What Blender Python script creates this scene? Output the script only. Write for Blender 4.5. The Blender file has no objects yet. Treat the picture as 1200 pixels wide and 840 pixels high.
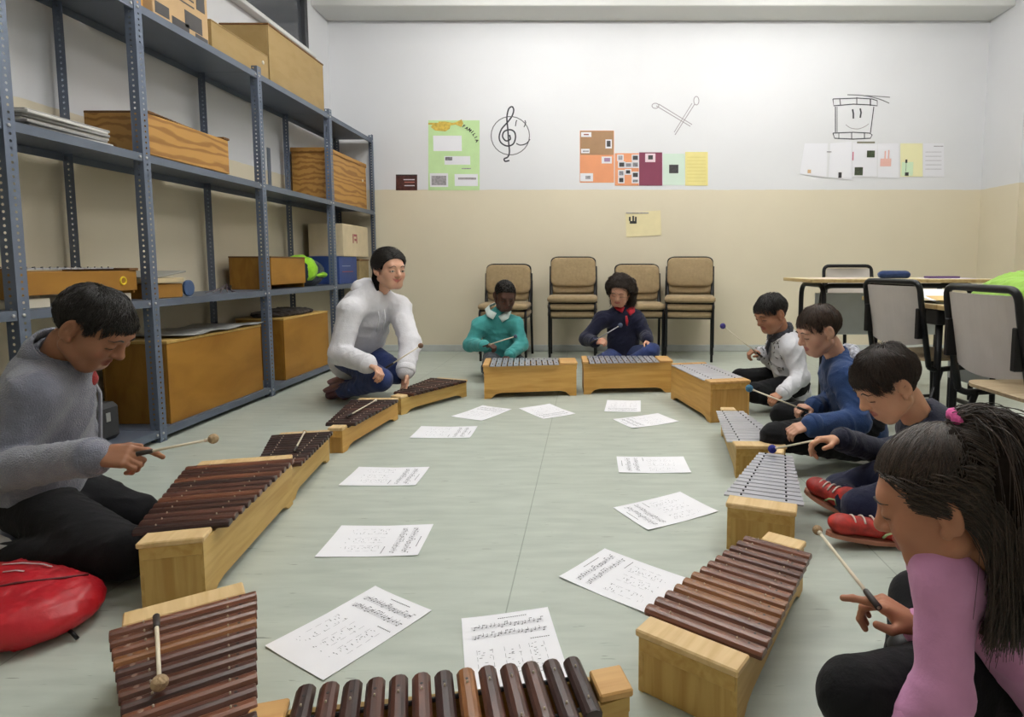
import bpy, bmesh, math, random
import numpy as np
from mathutils import Vector, Matrix

random.seed(7); np.random.seed(7)
SC = bpy.context.scene
COL = SC.collection
V3 = lambda *a: np.array(a, dtype=float)

# ------------------------------------------------------------------ camera
F_PX, C_X, C_Y, CAM_H = 710.0, 690.0, 371.0, 0.85      # focal length and optical axis for a 1200 x 840 frame
PITCH = math.atan(61 / 710.0)
cam_data = bpy.data.cameras.new('camera')
cam_data.sensor_width = 36.0
cam_data.lens = F_PX / 1200 * 36
cam_data.shift_x = -(C_X - 600) / 1200
cam_data.shift_y = -(420 - C_Y) / 1200
cam_data.clip_start = 0.02
cam = bpy.data.objects.new('camera', cam_data)
COL.objects.link(cam)
cam.location = (0, 0, CAM_H)
cam.rotation_euler = (math.pi / 2 - PITCH, 0, 0)
SC.camera = cam

# ------------------------------------------------------------------ world, lamps, exposure
world = bpy.data.worlds.new('world'); SC.world = world
world.use_nodes = True
world.node_tree.nodes['Background'].inputs[0].default_value = (0.35, 0.42, 0.55, 1)
world.node_tree.nodes['Background'].inputs[1].default_value = 0.02      # night outside the window
# bare fluorescent battens light the room; the row behind the camera is switched off
LAMPS = [(-0.55, 4.05), (1.85, 4.05), (-0.55, 2.10), (1.85, 2.10), (-0.55, 0.2), (1.85, 0.2)]
TUBE_STRENGTH = 108.0
SC.view_settings.view_transform = 'Standard'
SC.view_settings.look = 'None'
SC.view_settings.gamma = 1.0
SC.view_settings.use_curve_mapping = False
SC.view_settings.exposure = 0.0

_c, _s = math.cos(PITCH), math.sin(PITCH)
def _ray(x, y):
    a = (x - C_X) / F_PX; b = -(y - C_Y) / F_PX
    return V3(a, _c + b * _s, -_s + b * _c)
def at(x, y, Y):                 # point at distance Y from the camera wall
    r = _ray(x, y); return V3(0, 0, CAM_H) + r * (Y / r[1])
def atz(x, y, z=0.0):            # point on a level plane
    r = _ray(x, y); return V3(0, 0, CAM_H) + r * ((z - CAM_H) / r[2])
def atx(x, y, X):                # point on a plane parallel to the left wall
    r = _ray(x, y); return V3(0, 0, CAM_H) + r * (X / r[0])

# ------------------------------------------------------------------ object helpers
def link(o, parent=None):
    COL.objects.link(o)
    if parent is not None: o.parent = parent
    return o
def mesh_from(verts, faces, smooth=False):
    me = bpy.data.meshes.new('mesh')
    me.from_pydata([tuple(map(float, v)) for v in verts], [], [tuple(map(int, f)) for f in faces])
    if smooth: me.polygons.foreach_set('use_smooth', [True] * len(me.polygons))
    me.update(); return me
def thing(name, label, cat, loc=(0, 0, 0), rz=0.0, group=None):
    o = bpy.data.objects.new(name, None); link(o)
    o.empty_display_size = 0.05
    o.location = tuple(map(float, loc)); o.rotation_euler = (0, 0, rz)
    o['label'] = label; o['category'] = cat
    if group: o['group'] = group
    return o
def tag(o, label, cat, group=None):
    o['label'] = label; o['category'] = cat
    if group: o['group'] = group
    return o
def struct(o, label=None):
    o['kind'] = 'structure'
    if label: o['label'] = label
    return o

class MB:
    """collects shapes, then links them as one mesh object"""
    def __init__(s): s.v = []; s.f = []
    def add(s, vs, fs):
        n = len(s.v); s.v += [tuple(v) for v in vs]; s.f += [tuple(i + n for i in f) for f in fs]; return s
    def box(s, lo, hi, bev=0.0):
        (x0, y0, z0), (x1, y1, z1) = lo, hi
        if bev <= 0:
            vs = [(x0,y0,z0),(x1,y0,z0),(x1,y1,z0),(x0,y1,z0),(x0,y0,z1),(x1,y0,z1),(x1,y1,z1),(x0,y1,z1)]
            return s.add(vs, [(0,3,2,1),(4,5,6,7),(0,1,5,4),(1,2,6,5),(2,3,7,6),(3,0,4,7)])
        b = min(bev, (x1-x0)*.45, (y1-y0)*.45, (z1-z0)*.45)
        c = [( (x0+x1)/2, (x1-x0)/2), ((y0+y1)/2, (y1-y0)/2), ((z0+z1)/2, (z1-z0)/2)]
        vs = []; ix = {}
        for sx in (-1, 1):
            for sy in (-1, 1):
                for sz in (-1, 1):
                    for ax in range(3):
                        sg = (sx, sy, sz); p = []
                        for k in range(3): p.append(c[k][0] + sg[k] * (c[k][1] - (0 if k == ax else b)))
                        ix[(sg, ax)] = len(vs); vs.append(tuple(p))
        fs = []
        for ax in range(3):
            a, d = (ax + 1) % 3, (ax + 2) % 3
            for sg in (-1, 1):
                q = []
                for (u, w) in ((-1,-1),(1,-1),(1,1),(-1,1)):
                    t = [0,0,0]; t[ax] = sg; t[a] = u; t[d] = w; q.append(ix[(tuple(t), ax)])
                fs.append(tuple(q if sg > 0 else q[::-1]))
        for ax in range(3):       # edge chamfers, parallel to axis ax
            a, d = (ax + 1) % 3, (ax + 2) % 3
            for u in (-1, 1):
                for w in (-1, 1):
                    t0 = [0,0,0]; t0[ax] = -1; t0[a] = u; t0[d] = w
                    t1 = list(t0); t1[ax] = 1
                    q = [ix[(tuple(t0), a)], ix[(tuple(t1), a)], ix[(tuple(t1), d)], ix[(tuple(t0), d)]]
                    fs.append(tuple(q if u * w < 0 else q[::-1]))
        for sg in [(a_, b_, c_) for a_ in (-1,1) for b_ in (-1,1) for c_ in (-1,1)]:
            q = [ix[(sg, 0)], ix[(sg, 1)], ix[(sg, 2)]]
            fs.append(tuple(q if sg[0]*sg[1]*sg[2] > 0 else q[::-1]))
        return s.add(vs, fs)
    def prism(s, poly, axis, a0, a1):
        """poly: 2D points; extruded along axis (0,1,2) from a0 to a1"""
        n = len(poly); vs = []
        for a in (a0, a1):
            for (u, w) in poly:
                p = [0, 0, 0]; p[axis] = a; p[(axis + 1) % 3] = u; p[(axis + 2) % 3] = w; vs.append(tuple(p))
        fs = [tuple(range(n))[::-1], tuple(range(n, 2 * n))]
        fs += [(i, (i + 1) % n, n + (i + 1) % n, n + i) for i in range(n)]
        return s.add(vs, fs)
    def tube(s, pts, r, n=8, closed=False, cap=True, flat=1.0):
        pts = [np.array(p, float) for p in pts]; m = len(pts)
        rr = r if hasattr(r, '__len__') else [r] * m
        vs = []; ref = None
        for i, p in enumerate(pts):
            if closed: d = pts[(i + 1) % m] - pts[i - 1]
            else: d = pts[min(i + 1, m - 1)] - pts[max(i - 1, 0)]
            d = d / (np.linalg.norm(d) + 1e-9)
            if ref is None:
                ref = np.cross(d, V3(0, 0, 1))
                if np.linalg.norm(ref) < .1: ref = np.cross(d, V3(1, 0, 0))
            a = ref - d * np.dot(ref, d); a /= np.linalg.norm(a) + 1e-9
            b = np.cross(d, a); ref = a
            for k in range(n):
                t = 2 * math.pi * k / n
                vs.append(p + rr[i] * (a * math.cos(t) + b * math.sin(t) * flat))
        fs = []
        for i in range(m if closed else m - 1):
            j = (i + 1) % m
            for k in range(n):
                l = (k + 1) % n
                fs.append((i*n+k, i*n+l, j*n+l, j*n+k))
        if cap and not closed:
            fs.append(tuple(range(n))[::-1]); fs.append(tuple(range((m-1)*n, m*n)))
        return s.add(vs, fs)
    def ball(s, c, r, nu=12, nv=8):
        r3 = r if hasattr(r, '__len__') else (r, r, r)
        vs = [(c[0], c[1], c[2] - r3[2])]
        for j in range(1, nv):
            t = -math.pi/2 + math.pi * j / nv
            for i in range(nu):
                a = 2 * math.pi * i / nu
                vs.append((c[0] + r3[0]*math.cos(t)*math.cos(a), c[1] + r3[1]*math.cos(t)*math.sin(a), c[2] + r3[2]*math.sin(t)))
        vs.append((c[0], c[1], c[2] + r3[2])); top = len(vs) - 1
        fs = [(0, 1 + (i+1) % nu, 1 + i) for i in range(nu)]
        for j in range(nv - 2):
            for i in range(nu):
                a = 1 + j*nu + i; b = 1 + j*nu + (i+1) % nu
                fs.append((a, b, b + nu, a + nu))
        fs += [(1 + (nv-2)*nu + i, 1 + (nv-2)*nu + (i+1) % nu, top) for i in range(nu)]
        return s.add(vs, fs)
    def lathe(s, prof, c=(0,0,0), n=16):
        vs = []; m = len(prof)
        for (r, z) in prof:
            for k in range(n):
                a = 2*math.pi*k/n; vs.append((c[0]+r*math.cos(a), c[1]+r*math.sin(a), c[2]+z))
        fs = [(i*n+k, i*n+(k+1) % n, (i+1)*n+(k+1) % n, (i+1)*n+k) for i in range(m-1) for k in range(n)]
        fs.append(tuple(range(n))[::-1]); fs.append(tuple(range((m-1)*n, m*n)))
        return s.add(vs, fs)
    def xf(s, mat):
        mat = Matrix(mat); s.v = [tuple(mat @ Vector(v)) for v in s.v]; return s
    def mesh(s, smooth=False): return mesh_from(s.v, s.f, smooth)
    def build(s, name, m, parent=None, smooth=False, world=False):
        if world and parent is not None:
            o = np.array(parent.location); s.v = [tuple(np.array(v) - o) for v in s.v]
        me = s.mesh(smooth); me.materials.append(m)
        return link(bpy.data.objects.new(name, me), parent)
def shared(name, me, parent=None, loc=(0,0,0), rot=(0,0,0)):
    o = bpy.data.objects.new(name, me); link(o, parent)
    o.location = tuple(map(float, loc)); o.rotation_euler = rot
    return o
def auto_smooth(o, ang=35):
    me = o.data
    me.polygons.foreach_set('use_smooth', [True] * len(me.polygons))
    try: me.set_sharp_from_angle(angle=math.radians(ang))
    except Exception: pass
    return o
def arc(c, r, a0, a1, n, u, w):
    c = np.array(c, float); u = np.array(u, float); w = np.array(w, float)
    return [c + r*(u*math.cos(a0+(a1-a0)*i/n) + w*math.sin(a0+(a1-a0)*i/n)) for i in range(n+1)]
def fillet(pts, r, n=5):
    """polyline with rounded corners"""
    pts = [np.array(p, float) for p in pts]; out = [pts[0]]
    for i in range(1, len(pts) - 1):
        a, b, c = pts[i-1], pts[i], pts[i+1]
        da = (a-b)/np.linalg.norm(a-b); dc = (c-b)/np.linalg.norm(c-b)
        q = min(r, np.linalg.norm(a-b)*.49, np.linalg.norm(c-b)*.49)
        p0, p1 = b + da*q, b + dc*q
        for k in range(n + 1):
            t = k/n; out.append((1-t)**2*p0 + 2*t*(1-t)*b + t*t*p1)
    out.append(pts[-1]); return out
def rrect(w, h, r, n=5):
    pts = []
    for (cx, cy, a0) in ((w/2-r, h/2-r, 0), (-w/2+r, h/2-r, 90), (-w/2+r, -h/2+r, 180), (w/2-r, -h/2+r, 270)):
        for i in range(n + 1):
            a = math.radians(a0 + 90*i/n); pts.append((cx + r*math.cos(a), cy + r*math.sin(a)))
    return pts
def copy_tree(o, parent=None):
    c = o.copy(); COL.objects.link(c)
    if parent is not None: c.parent = parent
    for ch in list(o.children): copy_tree(ch, c)
    return c

# ------------------------------------------------------------------ materials
MATS = {}
def srgb(r, g, b):
    f = lambda c: (c/255/12.92) if c/255 <= .04045 else ((c/255+.055)/1.055)**2.4
    return (f(r), f(g), f(b), 1.0)
def mat(name, col, rough=.6, metal=0.0, var=0.0, scale=12, stretch=(1,1,1), bump=0.0, bscale=None, spec=.5, hue=None, objrand=0.0, sheen=0.0, coat=0.0, detail=4, trans=0.0, alpha=None):
    if name in MATS: return MATS[name]
    m = bpy.data.materials.new(name); m.use_nodes = True; MATS[name] = m
    nt = m.node_tree; N = nt.nodes; L = nt.links
    b = N['Principled BSDF']
    col = tuple(col) if len(col) == 4 else tuple(col) + (1,)
    b.inputs['Base Color'].default_value = col
    b.inputs['Roughness'].default_value = rough
    b.inputs['Metallic'].default_value = metal
    b.inputs['Specular IOR Level'].default_value = spec
    if sheen: b.inputs['Sheen Weight'].default_value = sheen
    if coat: b.inputs['Coat Weight'].default_value = coat
    if trans: b.inputs['Transmission Weight'].default_value = trans
    out = None
    if var or bump:
        tc = N.new('ShaderNodeTexCoord'); mp = N.new('ShaderNodeMapping')
        mp.inputs['Scale'].default_value = stretch
        L.new(tc.outputs['Object'], mp.inputs[0])
    if var:
        nz = N.new('ShaderNodeTexNoise'); nz.inputs['Scale'].default_value = scale; nz.inputs['Detail'].default_value = detail
        L.new(mp.outputs[0], nz.inputs['Vector'])
        mx = N.new('ShaderNodeMixRGB')
        h = hue or (1, 1, 1)
        mx.inputs[1].default_value = tuple(min(1, col[i]*(1-var*h[i])) for i in range(3)) + (1,)
        mx.inputs[2].default_value = tuple(min(1, col[i]*(1+var*h[i])) for i in range(3)) + (1,)
        rp = N.new('ShaderNodeValToRGB'); rp.color_ramp.elements[0].position = .3; rp.color_ramp.elements[1].position = .7
        L.new(nz.outputs[0], rp.inputs[0]); L.new(rp.outputs[0], mx.inputs[0]); out = mx.outputs[0]
    if objrand:
        oi = N.new('ShaderNodeObjectInfo'); hs = N.new('ShaderNodeHueSaturation')
        mr = N.new('ShaderNodeMapRange'); mr.inputs[3].default_value = 1-objrand; mr.inputs[4].default_value = 1+objrand
        L.new(oi.outputs['Random'], mr.inputs[0]); L.new(mr.outputs[0], hs.inputs['Value'])
        if out is None: hs.inputs['Color'].default_value = col
        else: L.new(out, hs.inputs['Color'])
        out = hs.outputs[0]
    if out is not None: L.new(out, b.inputs['Base Color'])
    if bump:
        nb = N.new('ShaderNodeTexNoise'); nb.inputs['Scale'].default_value = bscale or scale*3; nb.inputs['Detail'].default_value = 5
        L.new(mp.outputs[0], nb.inputs['Vector'])
        bp = N.new('ShaderNodeBump'); bp.inputs['Strength'].default_value = bump; bp.inputs['Distance'].default_value = .01
        L.new(nb.outputs[0], bp.inputs['Height']); L.new(bp.outputs[0], b.inputs['Normal'])
    return m
def plywood(name, col, dark, rough=.5):
    """strong flame figure on a face that lies in the local yz plane"""
    if name in MATS: return MATS[name]
    m = bpy.data.materials.new(name); m.use_nodes = True; MATS[name] = m
    N = m.node_tree.nodes; L = m.node_tree.links; b = N['Principled BSDF']
    tc = N.new('ShaderNodeTexCoord'); mp = N.new('ShaderNodeMapping'); mp.inputs['Scale'].default_value = (1, .28, 1.3); L.new(tc.outputs['Object'], mp.inputs[0])
    wv = N.new('ShaderNodeTexWave'); wv.bands_direction = 'Z'; wv.inputs['Scale'].default_value = 5.5; wv.inputs['Distortion'].default_value = 10; wv.inputs['Detail'].default_value = 3; wv.inputs['Detail Scale'].default_value = 1.3; L.new(mp.outputs[0], wv.inputs['Vector'])
    rp = N.new('ShaderNodeValToRGB'); e = rp.color_ramp.elements; e[0].position = .15; e[0].color = tuple(dark); e[1].position = .6; e[1].color = tuple(col); L.new(wv.outputs[0], rp.inputs[0]); L.new(rp.outputs[0], b.inputs['Base Color'])
    b.inputs['Roughness'].default_value = rough; return m
def wood(name, col, dark, rough=.45, stretch=(1.2, 14, 14), scale=4, objrand=0.0, spec=.4, bump=.05):
    """grain along local x"""
    if name in MATS: return MATS[name]
    m = bpy.data.materials.new(name); m.use_nodes = True; MATS[name] = m
    nt = m.node_tree; N = nt.nodes; L = nt.links; b = N['Principled BSDF']
    tc = N.new('ShaderNodeTexCoord'); mp = N.new('ShaderNodeMapping'); mp.inputs['Scale'].default_value = stretch
    oi = N.new('ShaderNodeObjectInfo'); va = N.new('ShaderNodeVectorMath'); va.operation = 'MULTIPLY_ADD'
    cx = N.new('ShaderNodeCombineXYZ')
    for k in range(3): L.new(oi.outputs['Random'], cx.inputs[k])
    va.inputs[1].default_value = (7, 5, 9); L.new(cx.outputs[0], va.inputs[0]); L.new(tc.outputs['Object'], va.inputs[2])
    L.new(va.outputs[0], mp.inputs[0])
    nz = N.new('ShaderNodeTexNoise'); nz.inputs['Scale'].default_value = scale; nz.inputs['Detail'].default_value = 6; nz.inputs['Distortion'].default_value = .6
    L.new(mp.outputs[0], nz.inputs['Vector'])
    rp = N.new('ShaderNodeValToRGB'); e = rp.color_ramp.elements
    e[0].position = .32; e[0].color = tuple(dark); e[1].position = .62; e[1].color = tuple(col)
    L.new(nz.outputs[0], rp.inputs[0]); out = rp.outputs[0]
    if objrand:
        hs = N.new('ShaderNodeHueSaturation'); mr = N.new('ShaderNodeMapRange')
        mr.inputs[3].default_value = 1-objrand; mr.inputs[4].default_value = 1+objrand*1.6
        L.new(oi.outputs['Random'], mr.inputs[0]); L.new(mr.outputs[0], hs.inputs['Value']); L.new(out, hs.inputs['Color']); out = hs.outputs[0]
    L.new(out, b.inputs['Base Color'])
    b.inputs['Roughness'].default_value = rough; b.inputs['Specular IOR Level'].default_value = spec
    bp = N.new('ShaderNodeBump'); bp.inputs['Strength'].default_value = bump; bp.inputs['Distance'].default_value = .01
    L.new(nz.outputs[0], bp.inputs['Height']); L.new(bp.outputs[0], b.inputs['Normal'])
    return m
# ------------------------------------------------------------------ the room
BACK_Y, LEFT_X, RIGHT_X, CEIL_Z, PAINT_Z = 5.92, -2.46, 3.78, 3.45, 1.568
def wall_material():
    m = bpy.data.materials.new('two_tone_wall_paint'); m.use_nodes = True
    N = m.node_tree.nodes; L = m.node_tree.links; b = N['Principled BSDF']
    g = N.new('ShaderNodeNewGeometry'); sp = N.new('ShaderNodeSeparateXYZ'); L.new(g.outputs['Position'], sp.inputs[0])
    nz = N.new('ShaderNodeTexNoise'); nz.inputs['Scale'].default_value = 9; L.new(g.outputs['Position'], nz.inputs['Vector'])
    ma = N.new('ShaderNodeMath'); ma.operation = 'MULTIPLY_ADD'; ma.inputs[1].default_value = .012
    L.new(nz.outputs[0], ma.inputs[0]); L.new(sp.outputs['Z'], ma.inputs[2])
    gt = N.new('ShaderNodeMath'); gt.operation = 'GREATER_THAN'; gt.inputs[1].default_value = PAINT_Z + .006; L.new(ma.outputs[0], gt.inputs[0])
    mx = N.new('ShaderNodeMixRGB'); mx.inputs[1].default_value = (.69, .62, .47, 1); mx.inputs[2].default_value = (.70, .705, .725, 1)
    L.new(gt.outputs[0], mx.inputs[0])
    n2 = N.new('ShaderNodeTexNoise'); n2.inputs['Scale'].default_value = 1.3; n2.inputs['Detail'].default_value = 6; L.new(g.outputs['Position'], n2.inputs['Vector'])
    hs = N.new('ShaderNodeHueSaturation'); mr = N.new('ShaderNodeMapRange'); mr.inputs[3].default_value = .94; mr.inputs[4].default_value = 1.06
    L.new(n2.outputs[0], mr.inputs[0]); L.new(mr.outputs[0], hs.inputs['Value']); L.new(mx.outputs[0], hs.inputs['Color']); L.new(hs.outputs[0], b.inputs['Base Color'])
    b.inputs['Roughness'].default_value = .55
    n3 = N.new('ShaderNodeTexNoise'); n3.inputs['Scale'].default_value = 60; L.new(g.outputs['Position'], n3.inputs['Vector'])
    bp = N.new('ShaderNodeBump'); bp.inputs['Strength'].default_value = .04; L.new(n3.outputs[0], bp.inputs['Height']); L.new(bp.outputs[0], b.inputs['Normal'])
    return m
def floor_material():
    m = bpy.data.materials.new('marbled_lino'); m.use_nodes = True
    N = m.node_tree.nodes; L = m.node_tree.links; b = N['Principled BSDF']
    g = N.new('ShaderNodeNewGeometry')
    def noise(sc, stretch, det=5):
        mp = N.new('ShaderNodeMapping'); mp.inputs['Scale'].default_value = stretch; L.new(g.outputs['Position'], mp.inputs[0])
        n = N.new('ShaderNodeTexNoise'); n.inputs['Scale'].default_value = sc; n.inputs['Detail'].default_value = det; L.new(mp.outputs[0], n.inputs['Vector']); return n.outputs[0]
    def ramp(src, p0, c0, p1, c1):
        r = N.new('ShaderNodeValToRGB'); e = r.color_ramp.elements; e[0].position = p0; e[0].color = c0; e[1].position = p1; e[1].color = c1
        L.new(src, r.inputs[0]); return r.outputs[0]
    base = ramp(noise(5, (1, 5, 1), 7), .3, (.42, .465, .41, 1), .7, (.51, .555, .49, 1))
    def mix(fac, c1, c2, t='MIX'):
        x = N.new('ShaderNodeMixRGB'); x.blend_type = t
        for i, v in ((0, fac), (1, c1), (2, c2)):
            if hasattr(v, 'is_linked') or hasattr(v, 'links'): L.new(v, x.inputs[i])
            else: x.inputs[i].default_value = v
        return x.outputs[0]
    streak = ramp(noise(9, (1.0, 12, 1), 3), .66, (0,0,0,1), .76, (.55,.55,.55,1))
    c = mix(streak, base, (.32, .375, .32, 1))
    scuff = ramp(noise(7, (1.6, 16, 1), 2), .70, (0,0,0,1), .735, (.8,.8,.8,1))
    c = mix(scuff, c, (.17, .19, .16, 1))
    light = ramp(noise(2.2, (1, 2, 1), 4), .55, (0,0,0,1), .75, (.35,.35,.35,1))
    c = mix(light, c, (.57, .62, .55, 1))
    sp = N.new('ShaderNodeSeparateXYZ'); L.new(g.outputs['Position'], sp.inputs[0])
    def seam(axis, off, period, w):
        a = N.new('ShaderNodeMath'); a.operation = 'ADD'; a.inputs[1].default_value = off + 50*period; L.new(sp.outputs[axis], a.inputs[0])
        d = N.new('ShaderNodeMath'); d.operation = 'MODULO'; d.inputs[1].default_value = period; L.new(a.outputs[0], d.inputs[0])
        l = N.new('ShaderNodeMath'); l.operation = 'LESS_THAN'; l.inputs[1].default_value = w; L.new(d.outputs[0], l.inputs[0]); return l.outputs[0]
    sm = N.new('ShaderNodeMath'); sm.operation = 'MULTIPLY'; sm.inputs[1].default_value = .55; L.new(seam('X', .205, 1.05, .0035), sm.inputs[0])
    c = mix(sm.outputs[0], c, (.16, .19, .15, 1))
    L.new(c, b.inputs['Base Color'])
    b.inputs['Roughness'].default_value = .42; b.inputs['Specular IOR Level'].default_value = .35
    bp = N.new('ShaderNodeBump'); bp.inputs['Strength'].default_value = .06; bp.inputs['Distance'].default_value = .01
    L.new(noise(6, (1, 5, 1), 6), bp.inputs['Height']); L.new(bp.outputs[0], b.inputs['Normal'])
    return m
M_WALL = wall_material(); M_FLOOR = floor_material()
M_CEIL = mat('ceiling_paint', (.72, .72, .70), .8)
M_TRIM = mat('skirting_paint', (.52, .54, .52), .5, var=.06)
M_ALU = mat('dark_window_frame', (.035, .037, .042), .4, spec=.5)
FR_Y = -2.2                       # the wall behind the camera
struct(MB().box((LEFT_X-.2, FR_Y-.2, -.1), (RIGHT_X+.8, BACK_Y+.2, 0)).build('floor', M_FLOOR))
struct(MB().box((LEFT_X-.2, FR_Y-.2, CEIL_Z), (RIGHT_X+.8, BACK_Y+.2, CEIL_Z+.1)).build('ceiling', M_CEIL))
struct(MB().box((LEFT_X-.2, BACK_Y, 0), (RIGHT_X+.8, BACK_Y+.2, CEIL_Z)).build('wall_back', M_WALL))
# left wall with a high window opening
W0, W1, WZ0, WZ1 = 3.2, 5.50, 2.69, 3.36
lw = MB()
lw.box((LEFT_X-.2, FR_Y, 0), (LEFT_X, BACK_Y, WZ0)); lw.box((LEFT_X-.2, FR_Y, WZ1), (LEFT_X, BACK_Y, CEIL_Z))
lw.box((LEFT_X-.2, FR_Y, WZ0), (LEFT_X, W0, WZ1)); lw.box((LEFT_X-.2, W1, WZ0), (LEFT_X, BACK_Y, WZ1))
struct(lw.build('wall_left', M_WALL))
struct(MB().box((LEFT_X-.2, FR_Y-.2, 0), (RIGHT_X+.8, FR_Y, CEIL_Z)).build('wall_front', M_WALL))
rw = MB()
rw.box((RIGHT_X, 5.40, 0), (RIGHT_X+.6, BACK_Y, CEIL_Z)); rw.box((RIGHT_X+.12, FR_Y, 0), (RIGHT_X+.6, 5.40, CEIL_Z))
struct(rw.build('wall_right', M_WALL))
struct(MB().box((LEFT_X, 5.58, 3.135), (RIGHT_X, BACK_Y, CEIL_Z), .006).build('beam', M_CEIL), 'white painted beam along the top of the back wall')
struct(MB().box((LEFT_X, BACK_Y-.012, 0), (RIGHT_X, BACK_Y, .065), .004).build('baseboard_back', M_TRIM))
struct(MB().box((RIGHT_X-.012, 5.40, 0), (RIGHT_X, BACK_Y-.012, .065), .004).build('baseboard_right', M_TRIM))
wn = MB()
X0, X1 = LEFT_X-.05, LEFT_X+.005
for (a, b_) in ((W0, W0+.05), (W1-.05, W1), (4.35, 4.40)): wn.box((X0, a, WZ0), (X1, b_, WZ1), .004)
wn.box((X0, W0, WZ0), (X1, W1, WZ0+.05), .004); wn.box((X0, W0, WZ1-.05), (X1, W1, WZ1), .004)
win = struct(wn.build('window_1', M_ALU), 'high window in a dark aluminium frame above the shelving')
M_GLASS = mat('night_window_glass', (.06, .065, .075), .06, spec=.8)
for (a, b_) in ((W0+.05, 4.35), (4.40, W1-.05)):
    MB().box((LEFT_X-.035, a, WZ0+.05), (LEFT_X-.03, b_, WZ1-.05)).build('pane', M_GLASS, win)
MB().box((LEFT_X, W0-.05, WZ0-.035), (LEFT_X+.07, W1+.0, WZ0-.002), .004).build('window_sill', mat('sill_paint', (.70,.70,.69), .5), win)
# fluorescent fittings on the ceiling
M_HOUS = mat('lamp_housing', (.8, .8, .8), .4)
M_TUBE = mat('lamp_tube', (1, 1, 1), .5); M_TUBE_OFF = mat('unlit_lamp_tube', (.8, .8, .8), .3)
nt = M_TUBE.node_tree; nt.nodes['Principled BSDF'].inputs['Emission Color'].default_value = (1, .99, .97, 1); nt.nodes['Principled BSDF'].inputs['Emission Strength'].default_value = TUBE_STRENGTH
rows = ['above the chairs', 'above the circle', 'behind the circle']
for i, (lx, ly) in enumerate(LAMPS):
    t = thing('ceiling_lamp', 'white fluorescent ceiling fitting over the %s side of the room, %s' % ('shelving' if lx < 0 else 'desk', rows[i//2]), 'lamp', (lx, ly, 3.26), group='fluorescent ceiling fittings')
    MB().prism([(-.045, .0), (.045, .0), (.035, .05), (-.035, .05)], 0, -.72, .72).build('housing', M_HOUS, t)
    MB().box((-.02, -.02, .05), (.02, .02, .19)).build('mount', M_HOUS, t)
    for dy in (-.075, .075):
        MB().tube([(-.66, dy, -.012), (.66, dy, -.012)], .013, 10).build('tube', M_TUBE if i < 4 else M_TUBE_OFF, t)
        for dx in (-.68, .68): MB().box((dx - .018, min(dy, 0), -.026), (dx + .018, max(dy, 0), .03), .003).build('lampholder', M_HOUS, t)
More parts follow.
